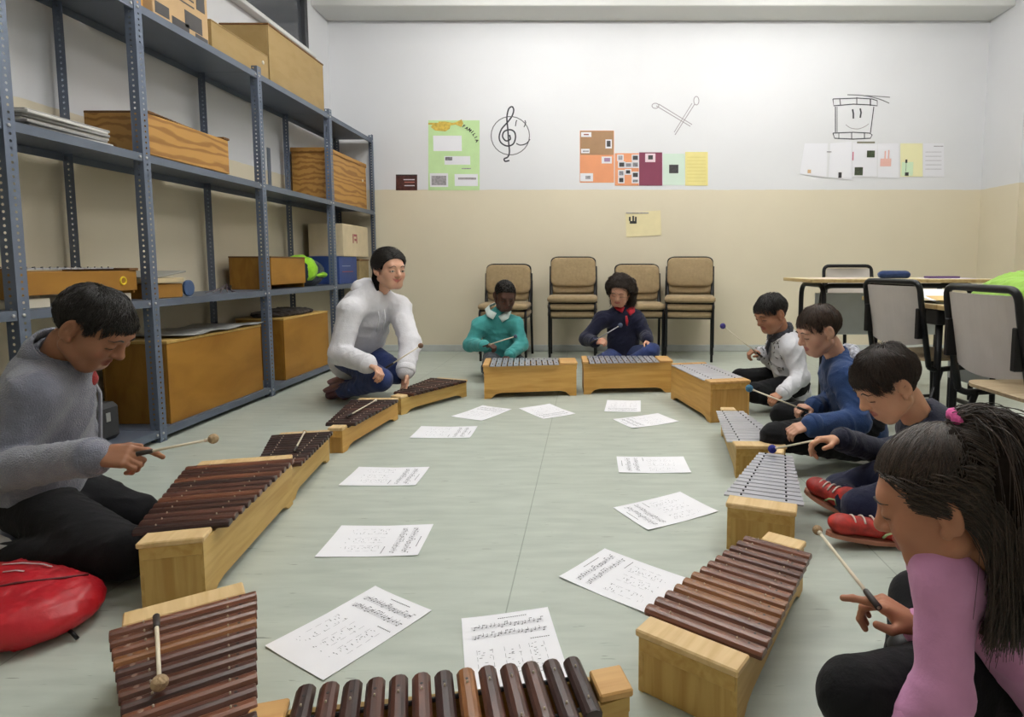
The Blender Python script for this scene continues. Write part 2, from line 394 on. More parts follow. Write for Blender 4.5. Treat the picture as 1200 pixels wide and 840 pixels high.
# ------------------------------------------------------------------ smooth bodies from distance fields
def nrm(v): v = np.array(v, float); return v / (np.linalg.norm(v) + 1e-12)
class Field:
    def __init__(s, lo, hi, v):
        s.v = v; s.lo = np.array(lo, float) - 2*v
        n = np.ceil((np.array(hi) + 2*v - s.lo) / v).astype(int) + 1
        s.n = n; s.f = np.full(n, 0.5, np.float32)
        s.ax = [(s.lo[k] + v*np.arange(n[k])).astype(np.float32) for k in range(3)]
    def sl(s, lo, hi):
        a = np.maximum(np.floor((np.array(lo) - s.lo)/s.v).astype(int), 0); b = np.minimum(np.ceil((np.array(hi) - s.lo)/s.v).astype(int) + 1, s.n)
        if np.any(b <= a): return None, None
        S = tuple(slice(a[k], b[k]) for k in range(3))
        P = (s.ax[0][S[0]][:, None, None], s.ax[1][S[1]][None, :, None], s.ax[2][S[2]][None, None, :])
        return S, P
    def comb(s, S, d, k, sub):
        f = s.f[S]
        if sub:
            h = np.clip(.5 - .5*(f + d)/k, 0, 1); s.f[S] = f + (-d - f)*h + k*h*(1-h)
        else:
            h = np.clip(.5 + .5*(d - f)/k, 0, 1); s.f[S] = d + (f - d)*h - k*h*(1-h)
    def cone(s, a, b, ra, rb, k=.02, sub=False, flat=None, fax=None):
        a = np.array(a, float); b = np.array(b, float); m = max(ra, rb) + k + 3*s.v
        S, P = s.sl(np.minimum(a, b) - m, np.maximum(a, b) + m)
        if S is None: return s
        ab = b - a; L2 = ab @ ab + 1e-12
        q = [P[i] - np.float32(a[i]) for i in range(3)]
        if flat is not None:
            fx = nrm(fax); c = q[0]*fx[0] + q[1]*fx[1] + q[2]*fx[2]; g = 1/flat - 1
            q = [q[i] + c*(g*fx[i]) for i in range(3)]
            ab = ab + fx*(ab @ fx)*g; L2 = ab @ ab + 1e-12
        t = np.clip((q[0]*ab[0] + q[1]*ab[1] + q[2]*ab[2]) / L2, 0, 1)
        d = np.sqrt((q[0]-t*ab[0])**2 + (q[1]-t*ab[1])**2 + (q[2]-t*ab[2])**2) - (ra + (rb-ra)*t)
        if flat is not None: d = d*(.5+.5*flat)
        s.comb(S, d.astype(np.float32), k, sub); return s
    def ell(s, c, r, R=None, k=.02, sub=False):
        c = np.array(c, float); r = np.array(r if hasattr(r, '__len__') else (r, r, r), float); m = r.max() + k + 3*s.v
        S, P = s.sl(c - m, c + m)
        if S is None: return s
        q = [P[i] - np.float32(c[i]) for i in range(3)]
        if R is not None: q = [q[0]*R[0][i] + q[1]*R[1][i] + q[2]*R[2][i] for i in range(3)]   # R columns are the local axes
        k0 = np.sqrt((q[0]/r[0])**2 + (q[1]/r[1])**2 + (q[2]/r[2])**2)
        k1 = np.sqrt((q[0]/r[0]**2)**2 + (q[1]/r[1]**2)**2 + (q[2]/r[2]**2)**2) + 1e-6
        s.comb(S, (k0*(k0-1)/k1).astype(np.float32), k, sub); return s
    def half(s, p, n, k=.005):
        """keep only the side away from n"""
        n = nrm(n); d = (s.ax[0][:,None,None]-p[0])*n[0] + (s.ax[1][None,:,None]-p[1])*n[1] + (s.ax[2][None,None,:]-p[2])*n[2]
        s.f = np.maximum(s.f, d.astype(np.float32)); return s
    def wrinkle(s, amp, freq, seed=0, stretch=None, band=.03):
        ix = np.nonzero(np.abs(s.f) < band); rs = np.random.RandomState(seed)
        p = np.stack([s.ax[i][ix[i]] for i in range(3)], 1)
        w = np.zeros(len(p), np.float32)
        for o in range(3):
            A = rs.normal(size=(3, 3)); B = rs.normal(size=(3, 3)); fr = freq*(1.7**o)
            if stretch is not None: A = A*np.array(stretch)[:, None]
            u = p @ A * fr; v = p @ B * (fr*.6)
            r_ = np.sin(u[:, 0] + 1.8*np.sin(v[:, 1]) + .8*np.sin(v[:, 0]*2.1))
            w += (.6**o)*((1 - np.abs(r_))**2.2*(.55 + .45*np.sin(u[:, 1]*.45 + 1.4*np.sin(v[:, 2]) + o))).astype(np.float32)
        s.f[ix] -= amp*1.5*(w - .45); return s
    def sample(s, p):
        i = np.clip(np.round((np.array(p) - s.lo)/s.v).astype(int), 0, s.n - 1); return s.f[tuple(i)]
    def mesh(s):
        f = s.f; f[0], f[-1] = .01, .01; f[:, 0], f[:, -1] = .01, .01; f[:, :, 0], f[:, :, -1] = .01, .01
        g = (f < 0); c = np.zeros(tuple(s.n - 1), np.uint8)
        cr = [(i, j, k) for i in (0,1) for j in (0,1) for k in (0,1)]
        for (i, j, k) in cr: c += g[i:g.shape[0]-1+i, j:g.shape[1]-1+j, k:g.shape[2]-1+k]
        m = (c > 0) & (c < 8); cells = np.argwhere(m); idx = np.full(m.shape, -1, np.int32); idx[m] = np.arange(len(cells))
        vals = {o: f[cells[:, 0]+o[0], cells[:, 1]+o[1], cells[:, 2]+o[2]] for o in cr}
        acc = np.zeros((len(cells), 3)); cnt = np.zeros(len(cells))
        for o in cr:
            for a in range(3):
                if o[a]: continue
                o2 = list(o); o2[a] = 1; o2 = tuple(o2); fa, fb = vals[o], vals[o2]; x = (fa < 0) != (fb < 0)
                t = np.where(x, fa/np.where(x, fa-fb, 1), 0)
                for q in range(3): acc[:, q] += np.where(x, o[q] + (t if q == a else 0), 0)
                cnt += x
        verts = s.lo + (cells + acc/cnt[:, None])*s.v
        faces = []
        for a in range(3):
            u, w = (a+1) % 3, (a+2) % 3
            A = [slice(1, -1)]*3; A[a] = slice(0, -1); B = list(A); B[a] = slice(1, None)
            ga, gb = g[tuple(A)], g[tuple(B)]; e = np.argwhere(ga != gb)
            if not len(e): continue
            ins = ga[e[:, 0], e[:, 1], e[:, 2]]; e = e + 1; e[:, a] -= 1
            def cell(du, dw):
                q = e.copy(); q[:, u] += du; q[:, w] += dw; return idx[q[:, 0], q[:, 1], q[:, 2]]
            q = np.stack([cell(-1,-1), cell(0,-1), cell(0,0), cell(-1,0)], 1)
            q[~ins] = q[~ins][:, ::-1]; faces.append(q)
        return verts, np.concatenate(faces) if faces else np.zeros((0, 4), int)
def np_mesh(verts, quads, smooth=True):
    me = bpy.data.meshes.new('mesh'); n = len(quads)
    me.vertices.add(len(verts)); me.vertices.foreach_set('co', np.asarray(verts, np.float32).ravel())
    me.loops.add(n*4); me.loops.foreach_set('vertex_index', np.asarray(quads, np.int32).ravel())
    me.polygons.add(n); me.polygons.foreach_set('loop_start', np.arange(0, n*4, 4, dtype=np.int32))
    try: me.polygons.foreach_set('loop_total', np.full(n, 4, np.int32))
    except Exception: pass
    me.polygons.foreach_set('use_smooth', np.ones(n, bool))
    me.update(calc_edges=True); me.validate(); return me
def field_obj(name, fld, m, parent, smooth_it=0):
    v, q = fld.mesh() if isinstance(fld, Field) else fld
    if smooth_it: v = relax(v, q, smooth_it)
    o = np.array(parent.location) if parent is not None else 0
    me = np_mesh(v - o, q); me.materials.append(m)
    return link(bpy.data.objects.new(name, me), parent)
def relax(v, q, it=1):
    for _ in range(it):
        acc = np.zeros_like(v); cnt = np.zeros(len(v))
        for a, b in ((0,1),(1,2),(2,3),(3,0)):
            np.add.at(acc, q[:, a], v[q[:, b]]); np.add.at(acc, q[:, b], v[q[:, a]]); np.add.at(cnt, q[:, a], 1); np.add.at(cnt, q[:, b], 1)
        v = .5*v + .5*acc/np.maximum(cnt, 1)[:, None]
    return v
def bounds(pts, m):
    p = np.array(pts); return p.min(0) - m, p.max(0) + m

# ------------------------------------------------------------------ people
def skin_material(name, col, lip):
    m = bpy.data.materials.new(name); m.use_nodes = True; N = m.node_tree.nodes; L = m.node_tree.links; b = N['Principled BSDF']
    at_ = N.new('ShaderNodeAttribute'); at_.attribute_name = 'tint'
    sp = N.new('ShaderNodeSeparateColor'); L.new(at_.outputs['Color'], sp.inputs[0])
    tc = N.new('ShaderNodeTexCoord'); nz = N.new('ShaderNodeTexNoise'); nz.inputs['Scale'].default_value = 35; nz.inputs['Detail'].default_value = 4; L.new(tc.outputs['Object'], nz.inputs['Vector'])
    c = tuple(col)
    x0 = N.new('ShaderNodeMixRGB'); x0.inputs[1].default_value = tuple(q*.93 for q in c[:3])+(1,); x0.inputs[2].default_value = tuple(min(1, q*1.07) for q in c[:3])+(1,); L.new(nz.outputs[0], x0.inputs[0])
    x1 = N.new('ShaderNodeMixRGB'); L.new(sp.outputs[0], x1.inputs[0]); L.new(x0.outputs[0], x1.inputs[1]); x1.inputs[2].default_value = tuple(lip)
    x2 = N.new('ShaderNodeMixRGB'); L.new(sp.outputs[1], x2.inputs[0]); L.new(x1.outputs[0], x2.inputs[1]); x2.inputs[2].default_value = (.02, .013, .01, 1)
    L.new(x2.outputs[0], b.inputs['Base Color'])
    b.inputs['Roughness'].default_value = .5; b.inputs['Specular IOR Level'].default_value = .35
    b.inputs['Subsurface Weight'].default_value = .12; b.inputs['Subsurface Radius'].default_value = (.012, .005, .003); b.inputs['Subsurface Scale'].default_value = .6
    return m
def head_frame(fwd, tilt=0.0):
    """columns: side, forward, up"""
    f = nrm(fwd); x = nrm(np.cross(f, V3(0, 0, 1))); u = np.cross(x, f)
    if tilt:
        x, u = x*math.cos(tilt) + u*math.sin(tilt), u*math.cos(tilt) - x*math.sin(tilt)
    return np.stack([x, f, u], 1)
def add_head(F, c, R, s, eye_open=.35, smile=0.0, jaw=1.0):
    W = lambda x, y, z: c + R @ (V3(x, y, z)*s)
    v = F.v
    F.ell(W(0, -.014, .030), V3(.073, .091, .076)*s, R, .01)
    F.ell(W(0, .020, -.030), V3(.057*jaw, .064, .074)*s, R, .03*s)
    F.cone(W(-.018*jaw, .055, -.082), W(.018*jaw, .055, -.082), .020*s, .020*s, .030*s)
    for q in (-1, 1):
        F.ell(W(q*.034, .050, -.030), V3(.027, .026, .030)*s, R, .022*s)
        F.cone(W(q*.054, -.005, -.055), W(q*.026, .050, -.084), .018*s, .017*s, .025*s)
    F.cone(W(-.030, .070, .022), W(.030, .070, .022), .014*s, .014*s, .022*s)
    for q in (-1, 1):
        F.ell(W(q*.032, .094, .000), V3(.017, .016, .012)*s, R, .012*s, sub=True)
        F.ell(W(q*.031, .0705, -.001), V3(.0155, .0150, .0135)*s, R, .005*s)
        if eye_open > .2: F.ell(W(q*.031, .0885, -.004), V3(.013, .010, .011*eye_open)*s, R, .003*s, sub=True)
    F.cone(W(0, .078, .014), W(0, .097, -.022), .0075*s, .0105*s, .012*s)
    F.ell(W(0, .0985, -.025), .0105*s, None, .006*s)
    for q in (-1, 1): F.ell(W(q*.0105, .0885, -.029), V3(.0075, .009, .007)*s, R, .006*s)
    mz = -.055
    for q in (-1, 1):
        F.cone(W(0, .0825, mz + .0045), W(q*.021, .073, mz + .002 + smile*.006), .0062*s, .0035*s, .005*s)
        F.cone(W(0, .0800, mz - .0075), W(q*.017, .074, mz - .003 + smile*.006), .0072*s, .0040*s, .005*s)
        F.cone(W(0, .0895, mz - .0012), W(q*.022, .081, mz - .001 + smile*.007), .0016*s, .0012*s, .002*s, sub=True)
    for q in (-1, 1):
        e = W(q*.0765, -.012, -.006); a = .42
        ER = R @ np.array([[math.cos(a), -q*math.sin(a), 0], [q*math.sin(a), math.cos(a), 0], [0, 0, 1]])
        F.ell(e, V3(.0085, .019, .032)*s, ER, .005*s)
        F.ell(W(q*.0885, -.0095, -.002), V3(.0085, .0095, .0185)*s, ER, .004*s, sub=True)
        F.ell(W(q*.0745, .001, -.032), V3(.0065, .008, .010)*s, R, .005*s)
def add_hand(F, w, d, n, right, s, curl=(.5, .8, .5), spread=.0, thumb=(.5, .35), fr=1.0, index=None):
    """w wrist, d towards the knuckles, n out of the palm"""
    d = nrm(d); n = nrm(n - d*np.dot(n, d)); t = np.cross(d, n)*(1 if right else -1)
    s = s; kk = .006*s
    F.cone(w - d*.03*s, w + d*.012*s, .024*s, .024*s, .01*s, flat=.78, fax=n)
    for o in (-.026, -.009, .009, .025):
        F.cone(w + d*.008*s + t*o*.55*s, w + d*.078*s + t*o*s, .0155*s, .0118*s, .010*s)
    F.ell(w + d*.035*s + t*.026*s + n*.008*s, V3(.015, .026, .015)*s, np.stack([t, d, n], 1), .012*s)     # thumb root
    LN = {0: 1.0, 1: 1.10, 2: 1.02, 3: .82}
    tips = []
    for i, o in enumerate((.026, .009, -.009, -.025)):
        b = w + d*.080*s + t*o*s; ang = 0
        cu = index if (i == 0 and index is not None) else curl
        dd = nrm(d + t*spread*(1.5 - i)*.3)
        r = .0092*s*(1 if i < 3 else .88)*fr
        for j, ln in enumerate((.040, .026, .021)):
            ang += cu[j]; q = dd*math.cos(ang) + n*math.sin(ang)
            e = b + q*ln*LN[i]*s
            F.cone(b, e, r, r*.92, .0045*s); b = e; r *= .93
        tips.append(b)
    b = w + d*.028*s + t*.030*s + n*.006*s
    q = nrm(d*.75 + t*.62 + n*thumb[0]); e = b + q*.038*s; F.cone(b, e, .0115*s, .0105*s, .007*s); b = e
    q = nrm(d*.95 + t*.05 + n*thumb[1]); e = b + q*.030*s; F.cone(b, e, .0103*s, .0085*s, .004*s)
    return tips
def merge(parts):
    vs, qs, n = [], [], 0
    for v, q in parts:
        vs.append(v); qs.append(q + n); n += len(v)
    return np.concatenate(vs), np.concatenate(qs)

def strands_mesh_curves(name, polys, radii, m, parent):
    o = np.array(parent.location)
    cu = bpy.data.hair_curves.new(name)
    cu.add_curves([len(p) for p in polys])
    P = np.concatenate([p - o for p in polys]).astype(np.float32)
    cu.points.foreach_set('position', P.ravel())
    R = np.concatenate(radii).astype(np.float32)
    a = cu.attributes.get('radius') or cu.attributes.new('radius', 'FLOAT', 'POINT')
    a.data.foreach_set('value', R)
    cu.materials.append(m)
    return link(bpy.data.objects.new(name, cu), parent)
def cap_material(hm):
    """matt undercoat below the strands"""
    n = hm.name + '_undercoat'
    if n not in MATS:
        m = hm.copy(); m.name = n; b = m.node_tree.nodes['Principled BSDF']; b.inputs['Roughness'].default_value = .85; b.inputs['Specular IOR Level'].default_value = .1; MATS[n] = m
    return MATS[n]
def hair_material(name, col, rough=.38):
    m = bpy.data.materials.new(name); m.use_nodes = True; N = m.node_tree.nodes; L = m.node_tree.links; b = N['Principled BSDF']
    tc = N.new('ShaderNodeTexCoord'); nz = N.new('ShaderNodeTexNoise'); nz.inputs['Scale'].default_value = 60; L.new(tc.outputs['Object'], nz.inputs['Vector'])
    x = N.new('ShaderNodeMixRGB'); x.inputs[1].default_value = tuple(q*.6 for q in col[:3])+(1,); x.inputs[2].default_value = tuple(q*1.5 for q in col[:3])+(1,)
    hi = N.new('ShaderNodeHairInfo'); hs = N.new('ShaderNodeHueSaturation'); mr = N.new('ShaderNodeMapRange'); mr.inputs[3].default_value = .45; mr.inputs[4].default_value = 2.3
    L.new(hi.outputs['Random'], mr.inputs[0]); L.new(mr.outputs[0], hs.inputs['Value'])
    L.new(nz.outputs[0], x.inputs[0]); L.new(x.outputs[0], hs.inputs['Color']); L.new(hs.outputs[0], b.inputs['Base Color'])
    b.inputs['Roughness'].default_value = rough; b.inputs['Specular IOR Level'].default_value = .45
    return m
HL_Y = np.array([-.12, -.075, -.045, -.034, -.027, .006, .014, .026, .036, .050, .066, .085])
def hairline(y, kind):
    z = {'boy': [-.066, -.062, -.045, -.020, .026, .032, .010, .004, .034, .048, .062, .066],
         'girl': [-.075, -.070, -.060, -.035, .020, .026, .014, .012, .036, .048, .062, .066],
         'woman': [-.075, -.070, -.060, -.040, .012, .020, .000, -.006, .022, .044, .064, .068],
         'crop': [-.055, -.050, -.035, -.010, .030, .034, .020, .018, .042, .054, .066, .070]}[kind]
    return np.interp(y, HL_Y, z)
def scalp_roots(n, kind, rs):
    """points on the skull inside the hairline, local head units"""
    out = []
    c = V3(0, -.014, .030); r = V3(.073, .091, .076)
    while len(out) < n:
        d = rs.normal(size=(n*2, 3)); d /= np.linalg.norm(d, axis=1)[:, None]
        p = c + d*r
        z = hairline(p[:, 1], kind)
        ok = p[:, 2] > z + rs.uniform(-.004, .004, len(p))
        out += list(p[ok])
    return np.array(out[:n]), c, r
def hair_cap(c, R, s, kind, thick, v, extra=None):
    lo, hi = bounds([c - .16*s, c + .16*s], .0)
    F = Field(lo, hi, v)
    W = lambda x, y, z: c + R @ (V3(x, y, z)*s)
    F.ell(W(0, -.014, .030), (V3(.073, .091, .076) + thick)*s, R, .002)
    # keep only above the hairline
    P = np.stack(np.meshgrid(*F.ax, indexing='ij'), -1).reshape(-1, 3)
    near = np.abs(F.f.ravel()) < .05
    q = ((P[near] - c) @ R)/s
    zl = hairline(q[:, 1], kind)
    ff = F.f.ravel(); ff[near] = np.maximum(ff[near], ((zl - q[:, 2])*.7*s).astype(np.float32)); F.f = ff.reshape(F.n)
    if extra: extra(F, W)
    return F
def grow(roots, c0, r0, flow, length, lift, steps, rs, gravity=None, clump=0.0):
    """local strands following the skull; flow(p)->dir; lift(t)->offset above the skull"""
    n = len(roots); P = np.zeros((n, steps, 3)); p = roots.copy()
    ln = length(roots) if callable(length) else np.full(n, length); ln = ln*rs.uniform(.8, 1.1, n)
    jit = rs.normal(size=(n, 3))*.18
    for i in range(steps):
        t = i/(steps-1)
        g = (p - c0)/r0; k = np.linalg.norm(g, axis=1)[:, None]; nr = (p - c0)/r0**2; nr /= np.linalg.norm(nr, axis=1)[:, None]
        surf = c0 + (p - c0)/k
        if gravity is None:
            P[:, i] = surf + nr*(lift(t)*(1 + .35*jit[:, :1]))
            p = P[:, i]
        else:
            inside = (k[:, 0] < 1 + lift(t)/.08)
            q = p.copy(); q[inside] = (surf + nr*lift(t))[inside]; P[:, i] = q; p = q
        d = flow(p, t) + jit
        dn = (d*nr).sum(1)[:, None]
        if gravity is None: d = d - nr*dn
        else:
            d = d - nr*np.minimum(dn, 0)*(k < 1.35)
        d /= np.linalg.norm(d, axis=1)[:, None] + 1e-9
        p = p + d*(ln/(steps-1))[:, None]
    return P
SKINS = {}
def skin(name, rgb, lip):
    if name not in SKINS: SKINS[name] = skin_material('skin_' + name, srgb(*rgb), srgb(*lip))
    return SKINS[name]
def fabric(name, rgb, var=.12, bump=.25, bscale=180, rough=.85, sheen=.15, scale=25):
    return mat(name, srgb(*rgb), rough, var=var, scale=scale, bump=bump, bscale=bscale, spec=.2, sheen=sheen)
M_RIB = {}
def person(name, label, J, o):
    """J joints in the room; o options"""
    g = o.get('size', 1.0); vb = o.get('voxel', .006); vh = o.get('hvoxel', .0035)
    up = nrm(J['N'] - J['P']); x = J['SR'] - J['SL']; x = nrm(x - up*np.dot(x, up)); fwd = np.cross(up, x)
    if np.dot(fwd, o['chest']) < 0: raise ValueError(name + ' chest faces the wrong way')
    L = np.linalg.norm(J['N'] - J['P'])
    waist = J['P'] + up*.36*L + fwd*o.get('belly', .0); chest = J['P'] + up*.72*L + fwd*o.get('hunch', -.01)
    hipw = .068*g
    hip = {'L': J.get('HL', J['P'] - x*hipw), 'R': J.get('HR', J['P'] + x*hipw)}
    base = V3(J['P'][0], J['P'][1], 0)
    root = thing(name, label, 'person', base)
    R = head_frame(o['face'], o.get('tilt', 0.0)); hs = o.get('head', 1.0); hc = J['H']
    W = lambda a, b, c: hc + R @ (V3(a, b, c)*hs)
    nk = W(0, -.030, -.075)
    sk = o['skin']
    top_r = [.118*g, .110*g, .116*g]            # half widths at hips, waist, chest
    if 'torso' in o: top_r = [q*g for q in o['torso']]
    fl = o.get('flat', .74)
    def torso(F, e, lo=-.03):
        F.cone(J['P'] + up*lo, waist, top_r[0]+e, top_r[1]+e, .03, flat=fl, fax=fwd)
        F.cone(waist, chest, top_r[1]+e, top_r[2]+e, .03, flat=fl, fax=fwd)
        F.cone(chest, J['N'] - up*.035, top_r[2]+e-.004, .055*g+e, .04, flat=fl+.05, fax=fwd)
        for q in 'LR': F.cone(J['N'] - up*.045, J['S'+q], .046*g+e, .038*g+e, .055)
    def arms(F, e, e2=None, cut=1.0):
        e2 = e if e2 is None else e2
        for q in 'LR':
            S_, E_, W_ = J['S'+q], J['E'+q], J['W'+q]
            F.cone(S_, E_, .040*g+e, .033*g+e, .045); F.cone(E_, E_ + (W_-E_)*cut, .034*g+e, .023*g+e2, .015)
    def legs(F, e, cut=1.0):
        F.ell(J['P'] - up*.01, V3(.125*g+e, .095*g+e, .09*g+e), np.stack([x, fwd, up], 1), .03)
        for q in 'LR':
            h, kn, an = hip[q], J['K'+q], J['A'+q]
            F.cone(h, kn, .072*g+e, .053*g+e, .035); F.cone(kn, kn + (an-kn)*cut, .052*g+e, .036*g+e, .02)
    pts = [J[k] for k in J if k not in ('H',)] + [hip['L'], hip['R']]
    # ---- one body: hidden limbs coarse, head and hands fine
    lo, hi = bounds(pts, .16); B = Field(lo, hi, .010)
    torso(B, -.020); arms(B, -.012); legs(B, -.014)
    B.cone(J['N'] - up*.04, nk, .050*g, .046*hs, .02)
    for q in 'LR':
        B.cone(J['A'+q], J['A'+q] + (J['T'+q] - J['A'+q])*.55, .026*g, .018*g, .02)
    parts = [B.mesh()]
    lo, hi = bounds([hc - .13*hs, hc + .13*hs, J['N'], W(0, .11, 0)], .03)
    Hf = Field(lo, hi, vh)
    add_head(Hf, hc, R, hs, o.get('eyes', .1), o.get('smile', 0), o.get('jaw', 1.0))
    Hf.cone(J['N'] - up*.03, nk, .049*g, .043*hs, .02)
    hv, hq = Hf.mesh(); parts.append((hv, hq))
    for q in 'LR':
        hd = o['hand'+q]; w = J['W'+q]
        if hd is None: continue
        lo, hi = bounds([w], .20*g); hf = Field(lo, hi, o.get('handvoxel', .0035))
        add_hand(hf, w, np.array(hd['d'], float), np.array(hd['n'], float), q == 'R', hd.get('s', .80*g), hd.get('curl', (.9, 1.0, .6)), hd.get('spread', .1), hd.get('thumb', (.55, .3)), index=hd.get('index'))
        parts.append(hf.mesh())
    bv, bq = merge(parts)
    body = field_obj('body', (bv, bq), sk, root)
    tint = np.zeros((len(bv), 4), np.float32); tint[:, 3] = 1
    lq = ((bv - hc) @ R)/hs
    face = (lq[:, 1] > .055) & (np.abs(lq[:, 2]) < .11)
    mz = -.056; sm = o.get('smile', 0)
    lipd = ((lq[:, 0])/(.022 + .007*sm))**2 + ((lq[:, 2]-(mz + sm*.007*(lq[:, 0]/.02)**2))/(.0105 - .003*sm))**2
    tint[:, 0] = np.clip((1.25 - lipd)*2.0, 0, .85)*face
    for q in (-1, 1):
        ax_ = np.abs(lq[:, 0] - q*.031)
        lash = (ax_ < .0145) & (np.abs(lq[:, 2] - (-.0045 - .25*o.get('eyes', .1)*.02 + .010*o.get('eyes', .1) - ax_**2*12)) < .0022) & face
        tint[:, 1] = np.maximum(tint[:, 1], lash*.85)
        ck = np.exp(-(((lq[:, 0]-q*.04)/.018)**2 + ((lq[:, 2]+.03)/.018)**2))*face
        tint[:, 0] = np.maximum(tint[:, 0], ck*.16)
    ca = body.data.color_attributes.new('tint', 'FLOAT_COLOR', 'POINT'); ca.data.foreach_set('color', tint.ravel())
    # ---- eyes and brows
    def surf(a, c_):
        for t in np.linspace(.125, .02, 120):
            if Hf.sample(W(a, t, c_)) < 0: return t
        return .08
    M_EYE = mat('eye_white', (.72, .68, .64), .25); M_IRIS = mat('dark_iris', (.02, .012, .008), .2)
    for q in (-1, 1) if o.get('eyes', .1) > .2 else ():
        e = MB().ball((0, 0, 0), .0125*hs, 14, 10); e.v = [tuple(W(q*.031, .0715, -.002) + np.array(p)) for p in e.v]
        eye = e.build('eye', M_EYE, root, True, True)
        gz = o.get('gaze', (0, .9, -.45)); gd = nrm(gz); ic = V3(q*.031, .0715, -.002) + gd*.0072
        i_ = MB().ball((0, 0, 0), .0066*hs, 10, 8); i_.v = [tuple(W(*ic) + np.array(p)) for p in i_.v]
        i_.build('iris', M_IRIS, eye, True); eye.children[0].data.transform(Matrix.Translation(-Vector(base)))
    for q in (-1, 1):
        bp = []
        for t in np.linspace(0, 1, 6):
            a = q*(.014 + .034*t); z_ = .020 + .008*math.sin(math.pi*min(t*1.15, 1)) - .004*t
            bp.append(W(a, surf(a, z_) + .0008, z_))
        br = MB().tube(bp, [.0022*hs, .0034*hs, .0034*hs, .003*hs, .0024*hs, .0012*hs], 6, flat=.6).build('eyebrow', o['hair_mat'], root, True, True)
    # ---- clothes
    lo, hi = bounds([J[k] for k in ('P', 'N', 'SL', 'SR', 'EL', 'ER', 'WL', 'WR')], .17)
    T = Field(lo, hi, vb)
    sl = o.get('loose', .006)
    torso(T, sl, o.get('hem', -.05)); arms(T, sl + .003, sl + .004, .97)
    T.cone(J['N'] - up*.025, J['N'] + (nk-J['N'])*.30, .056*g, .054*g, .015)
    for q in 'LR':                                   # cloth gathers at the elbow
        T.ell(J['E'+q], .037*g + sl, None, .02)
    if 'hipcover' in o:
        for q in 'LR': T.ell(hip[q] - up*.01, o['hipcover']*g, None, .05)
    T.wrinkle(o.get('crease', .0035), o.get('crease_freq', 26), o.get('seed', 1), band=.03)
    if o.get('neckcut', True):
        nc = J['N'] + (nk - J['N'])*.42
        T.cone(nc - up*.015, nk, .049*g, .049*g, .004, sub=True)
    top = field_obj(o.get('top_name', 'jumper'), T, o['top'], root, 1)
    if o.get('neckband', True):
        nc = J['N'] + (nk - J['N'])*.18; na = nrm(nk - J['N']); n1 = nrm(np.cross(na, fwd)); n2 = np.cross(n1, na)
        MB().tube([nc + (n1*math.cos(a)*.052 + n2*math.sin(a)*.054)*g - na*.006*math.sin(a)*0 for a in np.linspace(0, 2*math.pi, 25)[:-1]], .0075*g, 8, closed=True).build('neckband', o.get('cuff', o['top']), root, True, True)
    for q in 'LR':
        a, b_ = J['E'+q], J['W'+q]; d = nrm(b_ - a)
        MB().tube([b_ - d*.035*g, b_ - d*.028*g, b_ - d*.006*g, b_ + d*.002*g, b_ + d*.002*g], [.026*g+sl, .029*g+sl, .028*g+sl, .0255*g+sl, .02*g], 20).build('cuff', o.get('cuff', o['top']), root, True, True)
    lo, hi = bounds([J['P'], hip['L'], hip['R'], J['KL'], J['KR'], J['AL'], J['AR']], .15)
    T = Field(lo, hi, vb + .0005)
    legs(T, .008, .98); T.wrinkle(.0035, 24, o.get('seed', 1) + 5)
    T.half((0, 0, .004), (0, 0, -1))
    field_obj(o.get('bottom_name', 'trousers'), T, o['bottom'], root, 1)
    # ---- shoes
    for q in 'LR':
        if not o.get('shoes_shown', {}).get(q, True): continue
        a, t = J['A'+q], J['T'+q]; d = nrm(t - a); ln = np.linalg.norm(t - a)
        un = np.array(o.get('sole'+q, (0, 0, -1)), float); un = nrm(un - d*np.dot(un, d)); sd = np.cross(d, un)
        lo, hi = bounds([a, t], .11); S = Field(lo, hi, o.get('shoevoxel', .0045))
        S.cone(a - d*.02*g, t - d*.03*g, .033*g, .031*g, .02, flat=.9, fax=un)
        S.cone(a - un*.02*g, a + un*.006, .034*g, .036*g, .02)
        S.ell(t - d*.03*g, V3(.038, .042, .026)*g, np.stack([sd, d, un], 1), .015)
        S.half(a + un*.034*g, un)
        sh = field_obj('shoe', S, o['shoe'], root, 1)
        mb = MB(); pr = []
        for k in range(20):
            th = 2*math.pi*k/20; l_ = (a + t)/2 - d*.020*g + d*math.cos(th)*(ln*.5 + .034*g) + sd*math.sin(th)*(.039*g if math.cos(th) > -.2 else .034*g)
            pr.append(l_)
        vs = [p + un*.028*g for p in pr] + [p + un*.041*g for p in pr]
        mb.add(vs, [tuple(range(20))[::-1], tuple(range(20, 40))] + [(i, (i+1) % 20, 20+(i+1) % 20, 20+i) for i in range(20)])
        mb.v = [tuple(np.array(p) - base) for p in mb.v]
        mb.build('sole', o.get('sole_mat', mat('white_sole', (.55, .53, .5), .6)), sh)
        if o.get('laces'):
            for k in range(4):
                c = a + d*ln*(.30 + .14*k); r_ = (.036 - .002*k)*g
                MB().tube([c + sd*r_*math.sin(th)*1.02 - un*r_*math.cos(th)*.98 for th in np.linspace(-.95, .95, 9)], .0032*g, 6).build('lace', o['laces'], sh, True).data.transform(Matrix.Translation(-Vector(base)))
            for sg in (-1, 1):
                c = a + d*ln*.18 + sd*sg*.0345*g; MB().tube([c + un*.012 - d*.012, c - un*.004, c + un*.004 + d*.02, c + un*.016 + d*.03], .006*g, 6, flat=.5).build('side_stripe', mat('pale_green_stripe', srgb(150, 170, 120), .6), sh, True).data.transform(Matrix.Translation(-Vector(base)))
    return dict(root=root, R=R, W=W, hc=hc, hs=hs, up=up, fwd=fwd, x=x, nk=nk, J=J, chest=chest, g=g, o=o, Hf=Hf, waist=waist)

